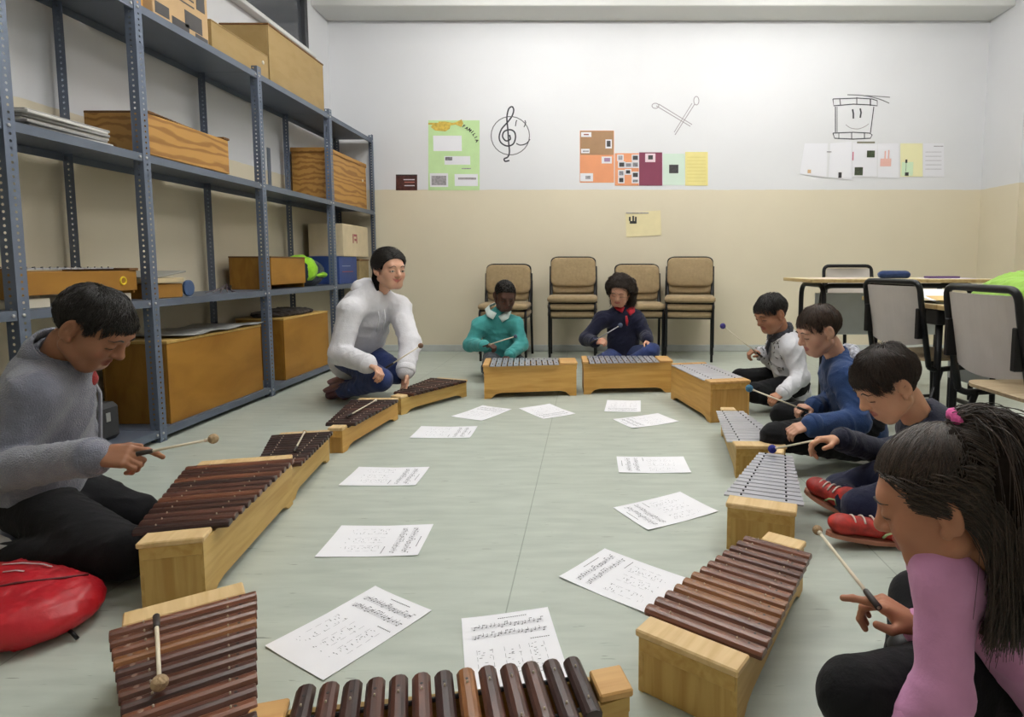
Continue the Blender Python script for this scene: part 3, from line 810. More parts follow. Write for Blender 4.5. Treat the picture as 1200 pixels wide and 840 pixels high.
def short_hair(p, kind='boy', n=2600, length=.05, thick=.005, fringe=.055, rad=.0006, crown=(0, -.055, .10), part=0.0, v=.0035, lift1=.014, seed=3):
    rs = np.random.RandomState(seed); hm = p['o']['hair_mat']
    field_obj('hair', hair_cap(p['hc'], p['R'], p['hs'], kind, thick, v), cap_material(hm), p['root'], 2)
    roots, c0, r0 = scalp_roots(n, kind, rs); cr = np.array(crown); layer = rs.uniform(.15, 1, n)*(.75 + .35*np.sin(roots[:, 0]*95 + 2*np.sin(roots[:, 1]*70)))
    ph = roots*55
    def flow(q, t):
        d = q - cr; d = d/(np.linalg.norm(d, axis=1)[:, None] + 1e-6)
        front = np.clip((q[:, 1] - .0)/.06, 0, 1)[:, None]
        return d + front*np.array([[part, .5, -.15]]) + np.array([[0, 0, -.35]]) + .42*np.sin(ph[:, [1, 2, 0]] + 2*t)
    def ln(r):
        lim = (r[:, 2] - hairline(r[:, 1], kind))*1.1 + .010
        return np.where(r[:, 1] > .040, fringe, np.minimum(length, lim))
    lo_ = .001 + thick*.6
    P = grow(roots, c0, r0, flow, ln, lambda t: lo_ + (lift1 - lo_)*layer[:, None]*(.35 + .65*math.sin(math.pi*min(1, .15 + t*.8))), 8, rs)
    polys = [p['hc'] + (q*p['hs']) @ p['R'].T for q in P]
    rad_ = [rad*p['hs']*np.linspace(1, .30, 8) for _ in polys]
    return strands_mesh_curves('hair_strands', polys, rad_, hm, p['root'])
def mallet(head, grip_end, label, headmat, rod=None, hr=.013, grip=.05):
    """stick with a wound head; grip: length of dark sleeve at the handle"""
    head = np.array(head, float); ge = np.array(grip_end, float); d = nrm(ge - head)
    t = thing('mallet', label, 'mallet', ge, group='beaters for the bar instruments')
    MB().tube([head, ge], [.0032, .0038], 10).build('stick', rod or M_ROD, t, True, True)
    MB().tube([ge - d*grip, ge - d*(grip-.003), ge], [.0042, .0058, .0062], 10).build('grip', M_GRIP, t, True, True)
    b = MB().ball((0, 0, 0), hr, 18, 12); b.v = [tuple(head + np.array(q)) for q in b.v]
    b.build('head', headmat, t, True, True)
    MB().tube([head + d*hr*.85, head + d*(hr + .008)], [.0052, .0042], 10).build('collar', M_ROD, t, True, True)
    return t
M_ROD = mat('pale_stick', srgb(225, 214, 190), .45, var=.06)
M_GRIP = mat('dark_grip', (.03, .022, .02), .5)
M_HEAD_TAN = mat('tan_wound_head', srgb(178, 152, 118), .9, var=.2, scale=90, bump=.6, bscale=160)
M_HEAD_BLUE = mat('blue_wound_head', srgb(38, 42, 128), .9, var=.25, scale=90, bump=.7, bscale=160)
M_HEAD_VIOLET = mat('violet_wound_head', srgb(62, 52, 120), .9, var=.25, scale=90, bump=.7, bscale=160)
M_HEAD_TEAL = mat('teal_wound_head', srgb(62, 112, 140), .9, var=.25, scale=90, bump=.7, bscale=160)
M_HEAD_GREY = mat('grey_blue_wound_head', srgb(75, 85, 105), .9, var=.25, scale=90, bump=.7, bscale=160)

H_BLACK = hair_material('black_hair', (.010, .008, .007, 1)); H_DARK = hair_material('dark_brown_hair', (.020, .012, .008, 1), .42); H_BROWN = hair_material('brown_hair', (.032, .017, .010, 1), .42)
M_BLACK_CLOTH = fabric('black_trousers', (18, 18, 21), bump=.15, sheen=.05)
M_NAVY_CLOTH = fabric('navy_trousers', (28, 32, 58), bump=.2)
M_JEANS = fabric('blue_jeans', (44, 58, 104), var=.3, bump=.3, scale=14)
M_DARKSHOE = mat('dark_shoe', (.02, .02, .022), .5, var=.3)

# --- boy in the grey fleece, in profile beside the shelving
J = dict(P=V3(-1.68, 1.80, .15), N=at(64, 420, 1.77), H=at(111, 384, 1.76), SR=at(40, 462, 1.65), SL=at(58, 456, 1.92),
         ER=at(-6, 552, 1.58), WR=at(112, 535, 1.50), EL=at(60, 535, 1.98), WL=at(78, 560, 1.92),
         KR=at(148, 648, 1.56), KL=at(158, 605, 1.84), AR=V3(-1.62, 1.60, .045), AL=V3(-1.70, 1.93, .045), TR=V3(-1.78, 1.66, .03), TL=V3(-1.86, 1.90, .03))
fleece = fabric('grey_fleece', (120, 122, 136), var=.16, bump=.6, bscale=260, sheen=.5)
boy1 = person('person', 'boy in grey zip-up fleece kneeling beside the steel shelving with a mallet', J, dict(
    chest=V3(1, 0, 0), face=V3(.74, .08, -.62), size=1.10, head=1.05, skin=skin('brown', (150, 104, 78), (140, 80, 70)), hair_mat=H_BLACK, neckband=False,
    top=fleece, top_name='fleece_jacket', bottom=M_BLACK_CLOTH, shoe=M_DARKSHOE, loose=.020, crease=.006, crease_freq=17, seed=4,
    voxel=.0055, hvoxel=.0028, handvoxel=.0026, hem=-.085, torso=(.128, .124, .120), soleL=(-.3, 0, .9), soleR=(-.3, 0, .9),
    handR=dict(d=(.93, .12, -.02), n=(.05, .62, -.75), s=.90, curl=(.95, 1.2, .8), index=(.35, .45, .3), thumb=(.55, .15)), handL=dict(d=(.9, -.3, -.3), n=(0, -.3, -1), s=.88)))
short_hair(boy1, 'boy', 6500, .045, .005, .052, .0007, v=.003, seed=11, lift1=.013)
mallet(at(250, 514, 1.56), at(160, 532, 1.495), 'mallet with tan head held out by the boy in grey fleece', M_HEAD_TAN, grip=.035)
def stand_collar(p, m, r0, r1, h, tilt=0.0, name='collar', th=.008):
    """upright collar around the neck, open in front"""
    N_ = p['J']['N'] - p['up']*.012; a = nrm(p['nk'] - N_); s1 = nrm(np.cross(a, p['fwd'])); s2 = np.cross(s1, a); mb = MB(); n = 22; vs = []
    for i in range(n + 1):
        t = math.radians(-62 + (360 + 124 - 180 - 180 + 0)*0) if False else math.radians(112 + 316*i/n)
        d = s1*math.cos(t) + s2*math.sin(t)
        for (r, z) in ((r0, -.01), (r0 + .002, h*.5), (r1, h), (r1 - th, h - .003), (r0 - th, -.01)):
            fr = max(0, math.sin(t))
            vs.append(N_ + d*(r + .012*fr) + a*(z - .028*fr*(1 if z > 0 else .5)))
    fs = []
    for i in range(n):
        for k in range(5): l = (k + 1) % 5; fs.append((i*5+k, i*5+l, (i+1)*5+l, (i+1)*5+k))
    fs += [tuple(range(5))[::-1], tuple(n*5 + k for k in range(5))]
    mb.add(vs, fs); return mb.build(name, m, p['root'], True, True)
stand_collar(boy1, fleece, .085, .078, .068)
q_ = boy1; zp = [q_['J']['N'] + q_['fwd']*.075 - q_['up']*.03, q_['chest'] + q_['fwd']*.125 + q_['up']*.02, q_['waist'] + q_['fwd']*.132, q_['J']['P'] + q_['fwd']*.135 + q_['up']*.01]
MB().tube(zp, .005, 6).build('zip', mat('pale_zip', srgb(170, 172, 182), .4, metal=.3), boy1['root'], True, True)
ru = Field(*bounds([q_['J']['N'] + q_['fwd']*.05 - q_['up']*.02], .12), .005); ru.cone(q_['J']['N'] + q_['fwd']*.03 + q_['up']*.005, q_['J']['N'] + q_['fwd']*.075 - q_['up']*.06, .047, .032, .01); field_obj('undershirt', ru, fabric('red_undershirt', (150, 40, 40)), boy1['root'])

# --- woman in the white hooded sweatshirt
J = dict(P=at(416, 415, 3.96), N=at(437, 342, 3.80), H=at(457, 315, 3.76), SR=at(411, 364, 3.62), SL=at(467, 360, 3.92),
         ER=at(399, 414, 3.54), WR=at(432, 427, 3.42), EL=at(481, 402, 3.76), WL=at(475, 436, 3.62),
         KR=at(446, 445, 3.50), KL=at(466, 437, 3.78), AR=at(402, 458, 3.72), AL=at(406, 450, 4.0), TR=at(386, 462, 3.80), TL=at(390, 452, 4.08))
white_sw = fabric('white_sweatshirt', (222, 221, 226), var=.05, bump=.3)
woman = person('person', 'woman in white hooded sweatshirt and jeans kneeling in front of the shelving', J, dict(
    chest=V3(.8, -.6, 0), face=V3(.74, -.66, -.12), size=1.14, head=1.10, skin=skin('tan', (212, 164, 138), (176, 96, 90)), hair_mat=H_BLACK, eyes=.5, smile=.9, gaze=(.1, .95, -.1), jaw=.95,
    top=white_sw, top_name='hoodie', bottom=M_JEANS, shoe=mat('plum_shoe', srgb(82, 44, 58), .6, var=.3), sole_mat=mat('rose_sole', srgb(120, 84, 88), .6), loose=.026, crease=.006, crease_freq=15, seed=9, voxel=.007, hvoxel=.0032, hem=-.01, torso=(.132, .132, .132), neckband=False,
    handR=dict(d=(.75, -.4, -.25), n=(-.2, -.2, -.9), curl=(.6, .9, .5), s=.92), handL=dict(d=(.05, -.35, -.9), n=(-.6, -.7, .2), curl=(.3, .4, .3), s=.92), soleR=(-.4, -.2, .8), soleL=(-.4, -.2, .8)))
def hood(p, m, w=.10, r=.035, drop=.03, name='hood', back=.05):
    N_ = p['J']['N']; x, f, u = p['x'], p['fwd'], p['up']; F = Field(*bounds([N_], .26), .006)
    F.cone(N_ - f*back*1.1 + x*w*.6 + u*.005, N_ - f*back*1.1 - x*w*.6 + u*.005, r*1.35, r*1.35, .02)
    F.cone(N_ - f*back*1.2 + u*.01, N_ - f*(back + .05) - u*.07, r*1.3, r*.8, .03)
    for q in (-1, 1): F.cone(N_ - f*back*.8 + x*q*w*.75, N_ + f*.065 + x*q*.022 - u*drop, r*.95, r*.5, .02)
    nk = p['nk']; F.cone(N_ - u*.02, nk + (nk - N_)*.4, .052*p['g'], .055*p['g'], .006, sub=True)
    F.wrinkle(.003, 22, 4); return field_obj(name, F, m, p['root'], 1)
hood(woman, white_sw, .105, .036)
for q in (-1, 1):
    a = woman['J']['N'] + woman['fwd']*.10 + woman['x']*q*.022 - woman['up']*.045
    MB().tube([a, a + woman['fwd']*.045 - woman['up']*.06, a + woman['fwd']*.055 - woman['up']*.15], .004, 6).build('drawstring', fabric('white_cord', (235, 234, 236)), woman['root'], True, True)
def swept_hair(p, n, v, seed, tail, knot=V3(0, -.10, -.03), part=.02):
    rs = np.random.RandomState(seed); hm = p['o']['hair_mat']
    field_obj('hair', hair_cap(p['hc'], p['R'], p['hs'], 'woman', .006, v, tail), cap_material(hm), p['root'], 2)
    roots, c0, r0 = scalp_roots(n, 'woman', rs)
    def flow(q, t):
        d = knot - q; d = d/(np.linalg.norm(d, axis=1)[:, None] + 1e-6); f = np.clip((q[:, 1:2] - .0)/.05, 0, 1)
        return d + f*np.stack([np.sign(q[:, 0] - part)*1.0, np.full(len(q), -.2), np.full(len(q), .1)], 1)
    L_ = np.linalg.norm(roots - knot, axis=1)*1.2
    P = grow(roots, c0, r0, flow, lambda r: L_, lambda t: .006 + .012*math.sin(min(1, .15 + t*1.6)*1.57), 10, rs)
    polys = [p['hc'] + (q*p['hs']) @ p['R'].T for q in P]
    strands_mesh_curves('hair_strands', polys, [.0009*np.linspace(1, .5, 10) for _ in polys], hm, p['root'])
def w_tail(F, W):
    F.cone(W(0, -.080, -.01), W(-.01, -.082, -.07), .044, .042, .03); F.cone(W(-.01, -.082, -.07), W(-.02, -.070, -.13), .042, .026, .02); F.wrinkle(.003, 50, 5)
    for q in (-1, 1): F.cone(W(q*.064, -.040, .0), W(q*.058, -.042, -.060), .022, .022, .02)
    F.cone(W(.058, -.042, -.060), W(.056, -.030, -.125), .024, .012, .02)
swept_hair(woman, 3600, .0045, 21, w_tail)
mallet(at(493, 405, 3.40), at(452, 431, 3.36), 'mallet with brown head held low by the woman in white', mat('brown_wound_head', srgb(120, 92, 72), .9, var=.2), hr=.015)

# --- boy in the turquoise jumper
J = dict(P=V3(-.68, 4.64, .14), N=at(584, 368, 4.56), H=at(592, 346, 4.50), SR=at(563, 381, 4.52), SL=at(604, 380, 4.54),
         ER=at(551, 404, 4.46), WR=at(568, 405, 4.30), EL=at(611, 404, 4.50), WL=at(597, 416, 4.32),
         KR=V3(-.72, 4.34, .10), KL=V3(-.48, 4.40, .10), AR=V3(-.62, 4.42, .06), AL=V3(-.72, 4.50, .06), TR=V3(-.50, 4.46, .05), TL=V3(-.80, 4.52, .05))
teal = person('person', 'boy in turquoise jumper with white collar sitting behind a metal-bar instrument', J, dict(
    chest=V3(.1, -1, 0), face=V3(.30, -.82, -.50), size=.92, head=1.0, skin=skin('deep', (84, 56, 46), (96, 52, 48)), hair_mat=H_BLACK, neckband=False,
    top=fabric('turquoise_jumper', (66, 146, 144), var=.10), bottom=fabric('grey_trousers', (70, 74, 80)), shoe=M_DARKSHOE, loose=.018, crease=.006, crease_freq=20, seed=15, voxel=.0065, hvoxel=.0042, handvoxel=.004, hem=-.08, torso=(.122, .118, .116),
    handR=dict(d=(.8, -.4, .1), n=(.3, .2, -.9), curl=(.9, 1.0, .6)), handL=dict(d=(-.5, -.7, -.4), n=(0, .2, -1), curl=(.7, .9, .5))))
short_hair(teal, 'crop', 2200, .012, .003, .012, .0009, v=.0045, lift1=.005, seed=31)
mallet(at(604, 394, 4.12), at(566, 406, 4.24), 'mallet with grey head held by the boy in turquoise', M_HEAD_GREY)
cw = fabric('white_collar', (196, 210, 205))
def flat_collar(p, m, r=.058):
    N_ = p['J']['N']; x, f, u = p['x'], p['fwd'], p['up']
    for q in (-1, 1):
        N_ = N_ + u*.024; pts = [N_ + x*q*r*.2 - f*r*.9 + u*.026, N_ + x*q*r*.95 - f*.005 + u*.018, N_ + x*q*r*.8 + f*r*.75 - u*.0, N_ + x*q*r*.10 + f*r*1.1 - u*.020]
        low = [N_ + x*q*r*.3 - f*r*1.35 + u*.000, N_ + x*q*r*1.5 - f*.005 - u*.012, N_ + x*q*r*1.2 + f*r*1.2 - u*.036, N_ + x*q*r*.5 + f*r*1.6 - u*.056]
        mb = MB()
        for a, b_ in zip(pts, low): mb.v += [tuple(a), tuple(b_), tuple(b_ + u*.006), tuple(a + u*.006 + (a-N_)*.05)]
        for i in range(3): mb.f += [(i*4+k, i*4+(k+1) % 4, (i+1)*4+(k+1) % 4, (i+1)*4+k) for k in range(4)]
        mb.f += [(3, 2, 1, 0), (12, 13, 14, 15)]
        mb.build('collar', m, p['root'], True, True)
flat_collar(teal, cw, .066)

# --- girl in the navy jumper
J = dict(P=V3(.27, 4.72, .14), N=at(731, 362, 4.66), H=at(726, 341, 4.58), SR=at(705, 374, 4.62), SL=at(746, 374, 4.66),
         ER=at(687, 397, 4.55), WR=at(698, 401, 4.40), EL=at(756, 392, 4.62), WL=at(759, 398, 4.46),
         KR=V3(.06, 4.42, .12), KL=at(764, 411, 4.42), AR=V3(.36, 4.36, .08), AL=V3(.18, 4.40, .07), TR=V3(.47, 4.38, .05), TL=V3(.06, 4.36, .05))
navy = person('person', 'girl in navy jumper and jeans sitting in front of a chair stack, curly dark hair', J, dict(
    chest=V3(0, -1, 0), face=V3(-.22, -.86, -.42), tilt=.12, size=.92, head=1.0, skin=skin('light', (206, 156, 130), (176, 98, 92)), hair_mat=H_DARK, neckband=False,
    top=fabric('navy_jumper', (26, 28, 50), bump=.3), bottom=M_JEANS, shoe=M_DARKSHOE, loose=.018, crease=.006, crease_freq=20, seed=25, voxel=.0065, hvoxel=.0042, handvoxel=.004, torso=(.122, .116, .116),
    handR=dict(d=(.5, -.6, .2), n=(.6, .4, -.6), curl=(.95, 1.0, .6)), handL=dict(d=(.2, -.6, -.6), n=(0, -.5, -.8), curl=(.25, .3, .2), spread=.4)))
def bez(pts, n):
    pts = [np.array(q) for q in pts]; t = np.linspace(0, 1, n)[:, None]
    a, b, c, d = pts; return (1-t)**3*a + 3*t*(1-t)**2*b + 3*t*t*(1-t)*c + t**3*d
def push_out(P, c0, r0, off):
    k = np.linalg.norm((P - c0)/(r0 + off), axis=1)[:, None]; return np.where(k < 1, c0 + (P - c0)/np.maximum(k, .2), P)
def hanging_hair(p, n, v, seed, length, rad, vol, curl, kind='girl', spread=.06, backy=-.09, steps=16, cap=.005, side=0.0):
    """hair parted on top that falls freely around the head"""
    rs = np.random.RandomState(seed); hm = p['o']['hair_mat']; R_ = p['R']; down = R_.T @ V3(0, 0, -1)
    def ex(F, W):
        for q in (-1, 1): F.cone(W(q*.058, -.045, .02), W(*(V3(q*.060, -.055, -.01) + down*length*.35)), .024*vol, .018*vol, .03)
        F.cone(W(0, -.070, .02), W(*(V3(0, backy, -.01) + down*length*.5)), .050*vol, .042*vol, .03); F.wrinkle(.004, 40, seed)
    field_obj('hair', hair_cap(p['hc'], R_, p['hs'], kind, cap, v, ex), cap_material(hm), p['root'], 1)
    roots, c0, r0 = scalp_roots(n, kind, rs); polys = []
    cl = roots[:130]; cph = rs.uniform(0, 6.28, (130, 3)); camp = rs.uniform(.6, 1.5, 130); cfr = rs.uniform(.7, 1.2, 130); coff = rs.normal(size=(130, 3))*.012
    for r in roots:
        nr = nrm((r - c0)/r0**2); sx = np.sign(r[0] + rs.normal()*.02) or 1
        out = V3(sx*(.035 + .045*abs(r[0])/.07) + side*.02, min(r[1], .0)*.55 - .035, r[2]*.0 + .0)
        end = V3(sx*spread*rs.uniform(.5, 1.15) + side*.03, backy*rs.uniform(.5, 1.2) + .15*min(r[1], .02), .0) + down*length*rs.uniform(.6, 1.05)
        mid = r + nr*.03*vol + V3(sx*.03, -.025, .0)
        P = bez([r, mid, out*1.25 + V3(0, 0, .01) + nr*.012*vol, end], steps)
        P = push_out(P, c0, r0, .010 + .014*rs.rand()*vol)
        t = np.linspace(0, 1, steps)[:, None]; ci = np.argmin(((cl - r)**2).sum(1)); ph = cph[ci] + rs.normal(size=3)*.25
        P = P + curl*camp[ci]*(.25 + t)**.8*np.sin(t*np.array([[21, 17, 25]])*cfr[ci] + ph)*np.array([[1, .9, .6]]) + coff[ci]*t
        polys.append(p['hc'] + (P*p['hs']) @ R_.T)
    strands_mesh_curves('hair_strands', polys, [rad*np.linspace(1, .5, steps) for _ in polys], hm, p['root'])
hanging_hair(navy, 3400, .005, 41, .15, .0010, 1.0, .011, side=-.5, steps=22)
mallet(at(727, 381, 4.28), at(692, 402, 4.36), 'mallet with grey-blue head raised by the girl in navy', M_HEAD_GREY, rod=mat('grey_stick', (.35, .35, .37), .5), hr=.017)
red = fabric('red_collar', (170, 36, 48)); flat_collar(navy, red, .060); n_ = navy['J']['N']
MB().tube([n_ + navy['fwd']*.10 - navy['up']*.03, n_ + navy['fwd']*.125 - navy['up']*.06, n_ + navy['fwd']*.13 - navy['up']*.10], [.008, .012, .006], 8, flat=.5).build('ribbon', red, navy['root'], True, True)

# --- boy in the white printed sweatshirt
J = dict(P=V3(1.24, 3.66, .14), N=at(917, 392, 3.60), H=at(903, 367, 3.55), SL=at(927, 409, 3.46), SR=at(911, 406, 3.72),
         EL=at(938, 442, 3.40), WL=at(917, 461, 3.28), ER=at(912, 430, 3.80), WR=at(892, 413, 3.66),
         KL=at(884, 460, 3.42), KR=V3(.98, 3.88, .12), AL=at(925, 474, 3.46), AR=V3(1.20, 3.72, .06), TL=at(945, 476, 3.46), TR=V3(1.30, 3.66, .05))
white = person('person', 'boy in white printed sweatshirt and dark neck scarf, in profile', J, dict(
    chest=V3(-1, -.1, 0), face=V3(-.84, -.34, -.42), size=.94, head=1.0, skin=skin('olive', (170, 120, 92), (146, 84, 76)), hair_mat=H_BLACK, neckband=False,
    top=fabric('white_print_sweatshirt', (212, 212, 217), var=.06), bottom=M_BLACK_CLOTH, shoe=M_DARKSHOE, loose=.018, crease=.006, crease_freq=20, seed=35, voxel=.006, hvoxel=.0036, handvoxel=.0036, torso=(.12, .118, .114),
    handL=dict(d=(-.75, -.4, -.25), n=(-.2, .3, -.9), curl=(.8, .9, .6)), handR=dict(d=(-.85, -.15, .15), n=(.2, .1, -.95), curl=(.9, 1.0, .7))))
short_hair(white, 'boy', 3000, .05, .007, .060, .0009, v=.0042, seed=51, lift1=.016)
mallet(at(847, 382, 3.50), at(893, 418, 3.60), 'mallet with violet head raised by the boy in white', M_HEAD_VIOLET, hr=.017)
n_ = white['J']['N']; fx, fw, fu = white['x'], white['fwd'], white['up']
ring = [n_ + fu*(.018 + .006*math.sin(3*a)) + fw*.012 + (fx*math.cos(a)*.060 + fw*math.sin(a)*.062)*white['g'] - fu*.02*math.sin(a) for a in np.linspace(0, 2*math.pi, 17)[:-1]]
M_SCARF = fabric('dark_patterned_scarf', (62, 62, 70), var=.8, scale=70)
sc_ = MB().tube(ring, .024, 10, closed=True); sc_.tube([n_ + fw*.07 + fu*.0, n_ + fw*.105 - fu*.05, n_ + fw*.11 - fu*.10], [.035, .028, .006], 10, flat=.4); sc_.build('scarf', M_SCARF, white['root'], True, True)
M_PRINT = mat('black_print', (.02, .02, .025), .8)
def surface_prints(p, n, seed, y0, y1, w, mat_, name='print', sz=(.006, .014)):
    """short strokes lying on the chest of a jumper"""
    rs = np.random.RandomState(seed); mb = MB(); ob = [c for c in p['root'].children if c.name.startswith(p['o'].get('top_name', 'jumper'))][0]
    v = np.zeros(len(ob.data.vertices)*3, np.float32); ob.data.vertices.foreach_get('co', v); v = v.reshape(-1, 3) + np.array(p['root'].location)
    rel = v - p['J']['P']; hh = rel @ p['up']; ff = rel @ p['fwd']; xx = rel @ p['x']
    ok = np.nonzero((hh > y0) & (hh < y1) & (ff > .03) & (np.abs(xx) < w))[0]
    for i in rs.choice(ok, n):
        c = v[i]; a = rs.uniform(0, 6.28); l = rs.uniform(*sz); u = p['x']*math.cos(a) + p['up']*math.sin(a)
        j = np.argmin(np.linalg.norm(v - (c + u*l), axis=1)); k = np.argmin(np.linalg.norm(v - (c - u*l), axis=1)); out = nrm(c - p['chest'])
        mb.tube([e + out*.0015 for e in (v[k], c, v[j])], .0035, 5, flat=.5)
    o_ = mb.build(name, mat_, p['root'], True, True); o_['kind'] = 'stuff'; return o_
surface_prints(white, 60, 8, .12, .34, .12, M_PRINT)

# --- boy in the blue hooded top
J = dict(P=V3(1.24, 2.72, .15), N=at(983, 420, 2.70), H=at(959, 387, 2.67), SL=at(990, 443, 2.56), SR=at(976, 437, 2.83),
         EL=at(1004, 494, 2.46), WL=at(949, 498, 2.38), ER=at(975, 470, 2.88), WR=at(953, 477, 2.70),
         KL=at(908, 512, 2.42), KR=V3(.96, 2.95, .11), AL=V3(1.14, 2.50, .06), AR=V3(1.18, 2.76, .06), TL=V3(1.26, 2.48, .05), TR=V3(1.28, 2.72, .05))
blue = person('person', 'boy in blue hooded top with a pale hood lining, in profile with his mouth open', J, dict(
    chest=V3(-1, -.1, 0), face=V3(-.92, -.12, -.36), size=.94, head=.98, skin=skin('fair', (208, 160, 136), (170, 96, 90)), hair_mat=H_BROWN, neckband=False,
    top=fabric('blue_sweatshirt', (40, 64, 108), var=.12), top_name='hoodie', bottom=M_BLACK_CLOTH, shoe=M_DARKSHOE, loose=.020, crease=.007, crease_freq=17, seed=45, voxel=.0055, hvoxel=.0034, handvoxel=.0032, torso=(.124, .122, .118),
    handL=dict(d=(-.9, -.2, -.15), n=(.1, .4, -.85), curl=(.5, .7, .5)), handR=dict(d=(-.9, -.25, .05), n=(.1, .2, -.95), curl=(.8, 1.0, .6))))
short_hair(blue, 'boy', 4200, .042, .005, .052, .0008, v=.0038, seed=61, lift1=.014)
mallet(at(878, 455, 2.66), at(947, 482, 2.61), 'mallet with teal head held by the boy in blue', M_HEAD_TEAL, hr=.017)
hood(blue, fabric('hood_lining', (176, 178, 188), var=.7, scale=60), .085, .024, .03, 'hood', .052)
n_ = blue['J']['N']; fx, fw, fu = blue['x'], blue['fwd'], blue['up']
MB().tube([n_ - fu*.004 + (fx*math.cos(a)*.068 + fw*(.0 + math.sin(a)*.068)) - fu*.022*math.sin(a) for a in np.linspace(-.35, math.pi+.35, 14)], .015, 8).build('hood_edge', blue['o']['top'], blue['root'], True, True)

# --- dark-haired boy with the red trainers
J = dict(P=V3(1.14, 1.95, .15), N=at(1084, 495, 1.92), H=at(1038, 449, 1.88), SL=at(1098, 530, 1.80), SR=at(1078, 516, 2.06),
         EL=at(1110, 600, 1.72), WL=at(1112, 640, 1.66), ER=at(1040, 532, 2.20), WR=at(984, 514, 2.06),
         KL=at(1010, 595, 1.86), KR=at(985, 575, 2.16), AL=at(1055, 622, 1.78), AR=at(992, 588, 1.96), TL=at(975, 612, 1.78), TR=at(950, 565, 2.06))
dark = person('person', 'dark-haired boy with red trainers looking down, behind the girl in pink', J, dict(
    chest=V3(-1, .2, 0), face=V3(-.83, -.06, -.56), size=.98, head=1.02, skin=skin('fair2', (202, 152, 122), (168, 98, 90)), hair_mat=H_DARK,
    top=fabric('dark_navy_top', (32, 34, 52), var=.12), bottom=M_NAVY_CLOTH, shoe=mat('red_trainer', srgb(168, 44, 36), .55, var=.45, scale=40), loose=.016, crease=.006, crease_freq=20, seed=55, voxel=.006, hvoxel=.0032, handvoxel=.003,
    sole_mat=mat('trainer_sole', srgb(176, 120, 96), .6), laces=mat('white_lace', srgb(214, 200, 190), .7),
    handL=dict(d=(-.8, .1, -.3), n=(.1, .3, -.9), curl=(.5, .7, .5)), handR=dict(d=(-.93, .05, -.05), n=(.0, -.25, -.95), s=.86, curl=(.6, 1.0, .7), index=(.35, .8, .5))))
short_hair(dark, 'boy', 6000, .065, .006, .070, .0008, v=.0036, part=-.15, seed=71, lift1=.018)
mallet(at(905, 526, 2.20), at(975, 512, 2.055), 'mallet with bright blue head resting over the silver bars', M_HEAD_BLUE, hr=.016)

H_PINKGIRL = hair_material('long_dark_brown_hair', (.026, .016, .011, 1), .42)
# --- girl in pink, nearest on the desk side
J = dict(HL=V3(.80, 1.09, .085), HR=V3(.80, 1.17, .085), P=V3(.84, 1.00, .12), N=at(1134, 640, 1.04), H=at(1101, 584, .99), SL=at(1108, 672, .95), SR=at(1098, 660, 1.17),
         EL=at(1104, 812, .92), WL=V3(.50, .93, .10), ER=at(1110, 775, 1.22), WR=at(1076, 733, 1.08),
         KL=at(1002, 815, .97), KR=at(1078, 703, 1.26), AL=V3(.68, 1.02, .06), AR=V3(.64, 1.16, .06), TL=V3(.80, 1.10, .05), TR=V3(.62, 1.02, .05))
pink = person('person', 'girl in pink top with long dark hair and a pink hair tie, holding a mallet', J, dict(
    chest=V3(-1, .2, 0), face=V3(-.80, .46, -.38), tilt=-.06, size=.98, head=1.06, skin=skin('warm', (176, 122, 94), (158, 88, 82)), hair_mat=H_PINKGIRL,
    top=fabric('pink_jersey', (212, 150, 192), var=.05, bump=.12), bottom=M_BLACK_CLOTH, shoe=M_DARKSHOE, loose=.006, crease=.003, crease_freq=20, seed=65, voxel=.0045, hvoxel=.0026, handvoxel=.0024, torso=(.136, .122, .122), hem=-.10, hipcover=.10,
    handL=dict(d=(-.8, .2, -.3), n=(.1, .2, -.95), curl=(.4, .5, .4)), handR=dict(d=(-.72, .30, .38), n=(-.35, .1, -.75), s=.84, curl=(.75, 1.1, .7), index=(.15, .25, .2), thumb=(.5, .2))))
mallet(at(958, 621, 1.32), at(1030, 712, 1.06), 'mallet with natural tan head held by the girl in pink', M_HEAD_TAN, hr=.011)
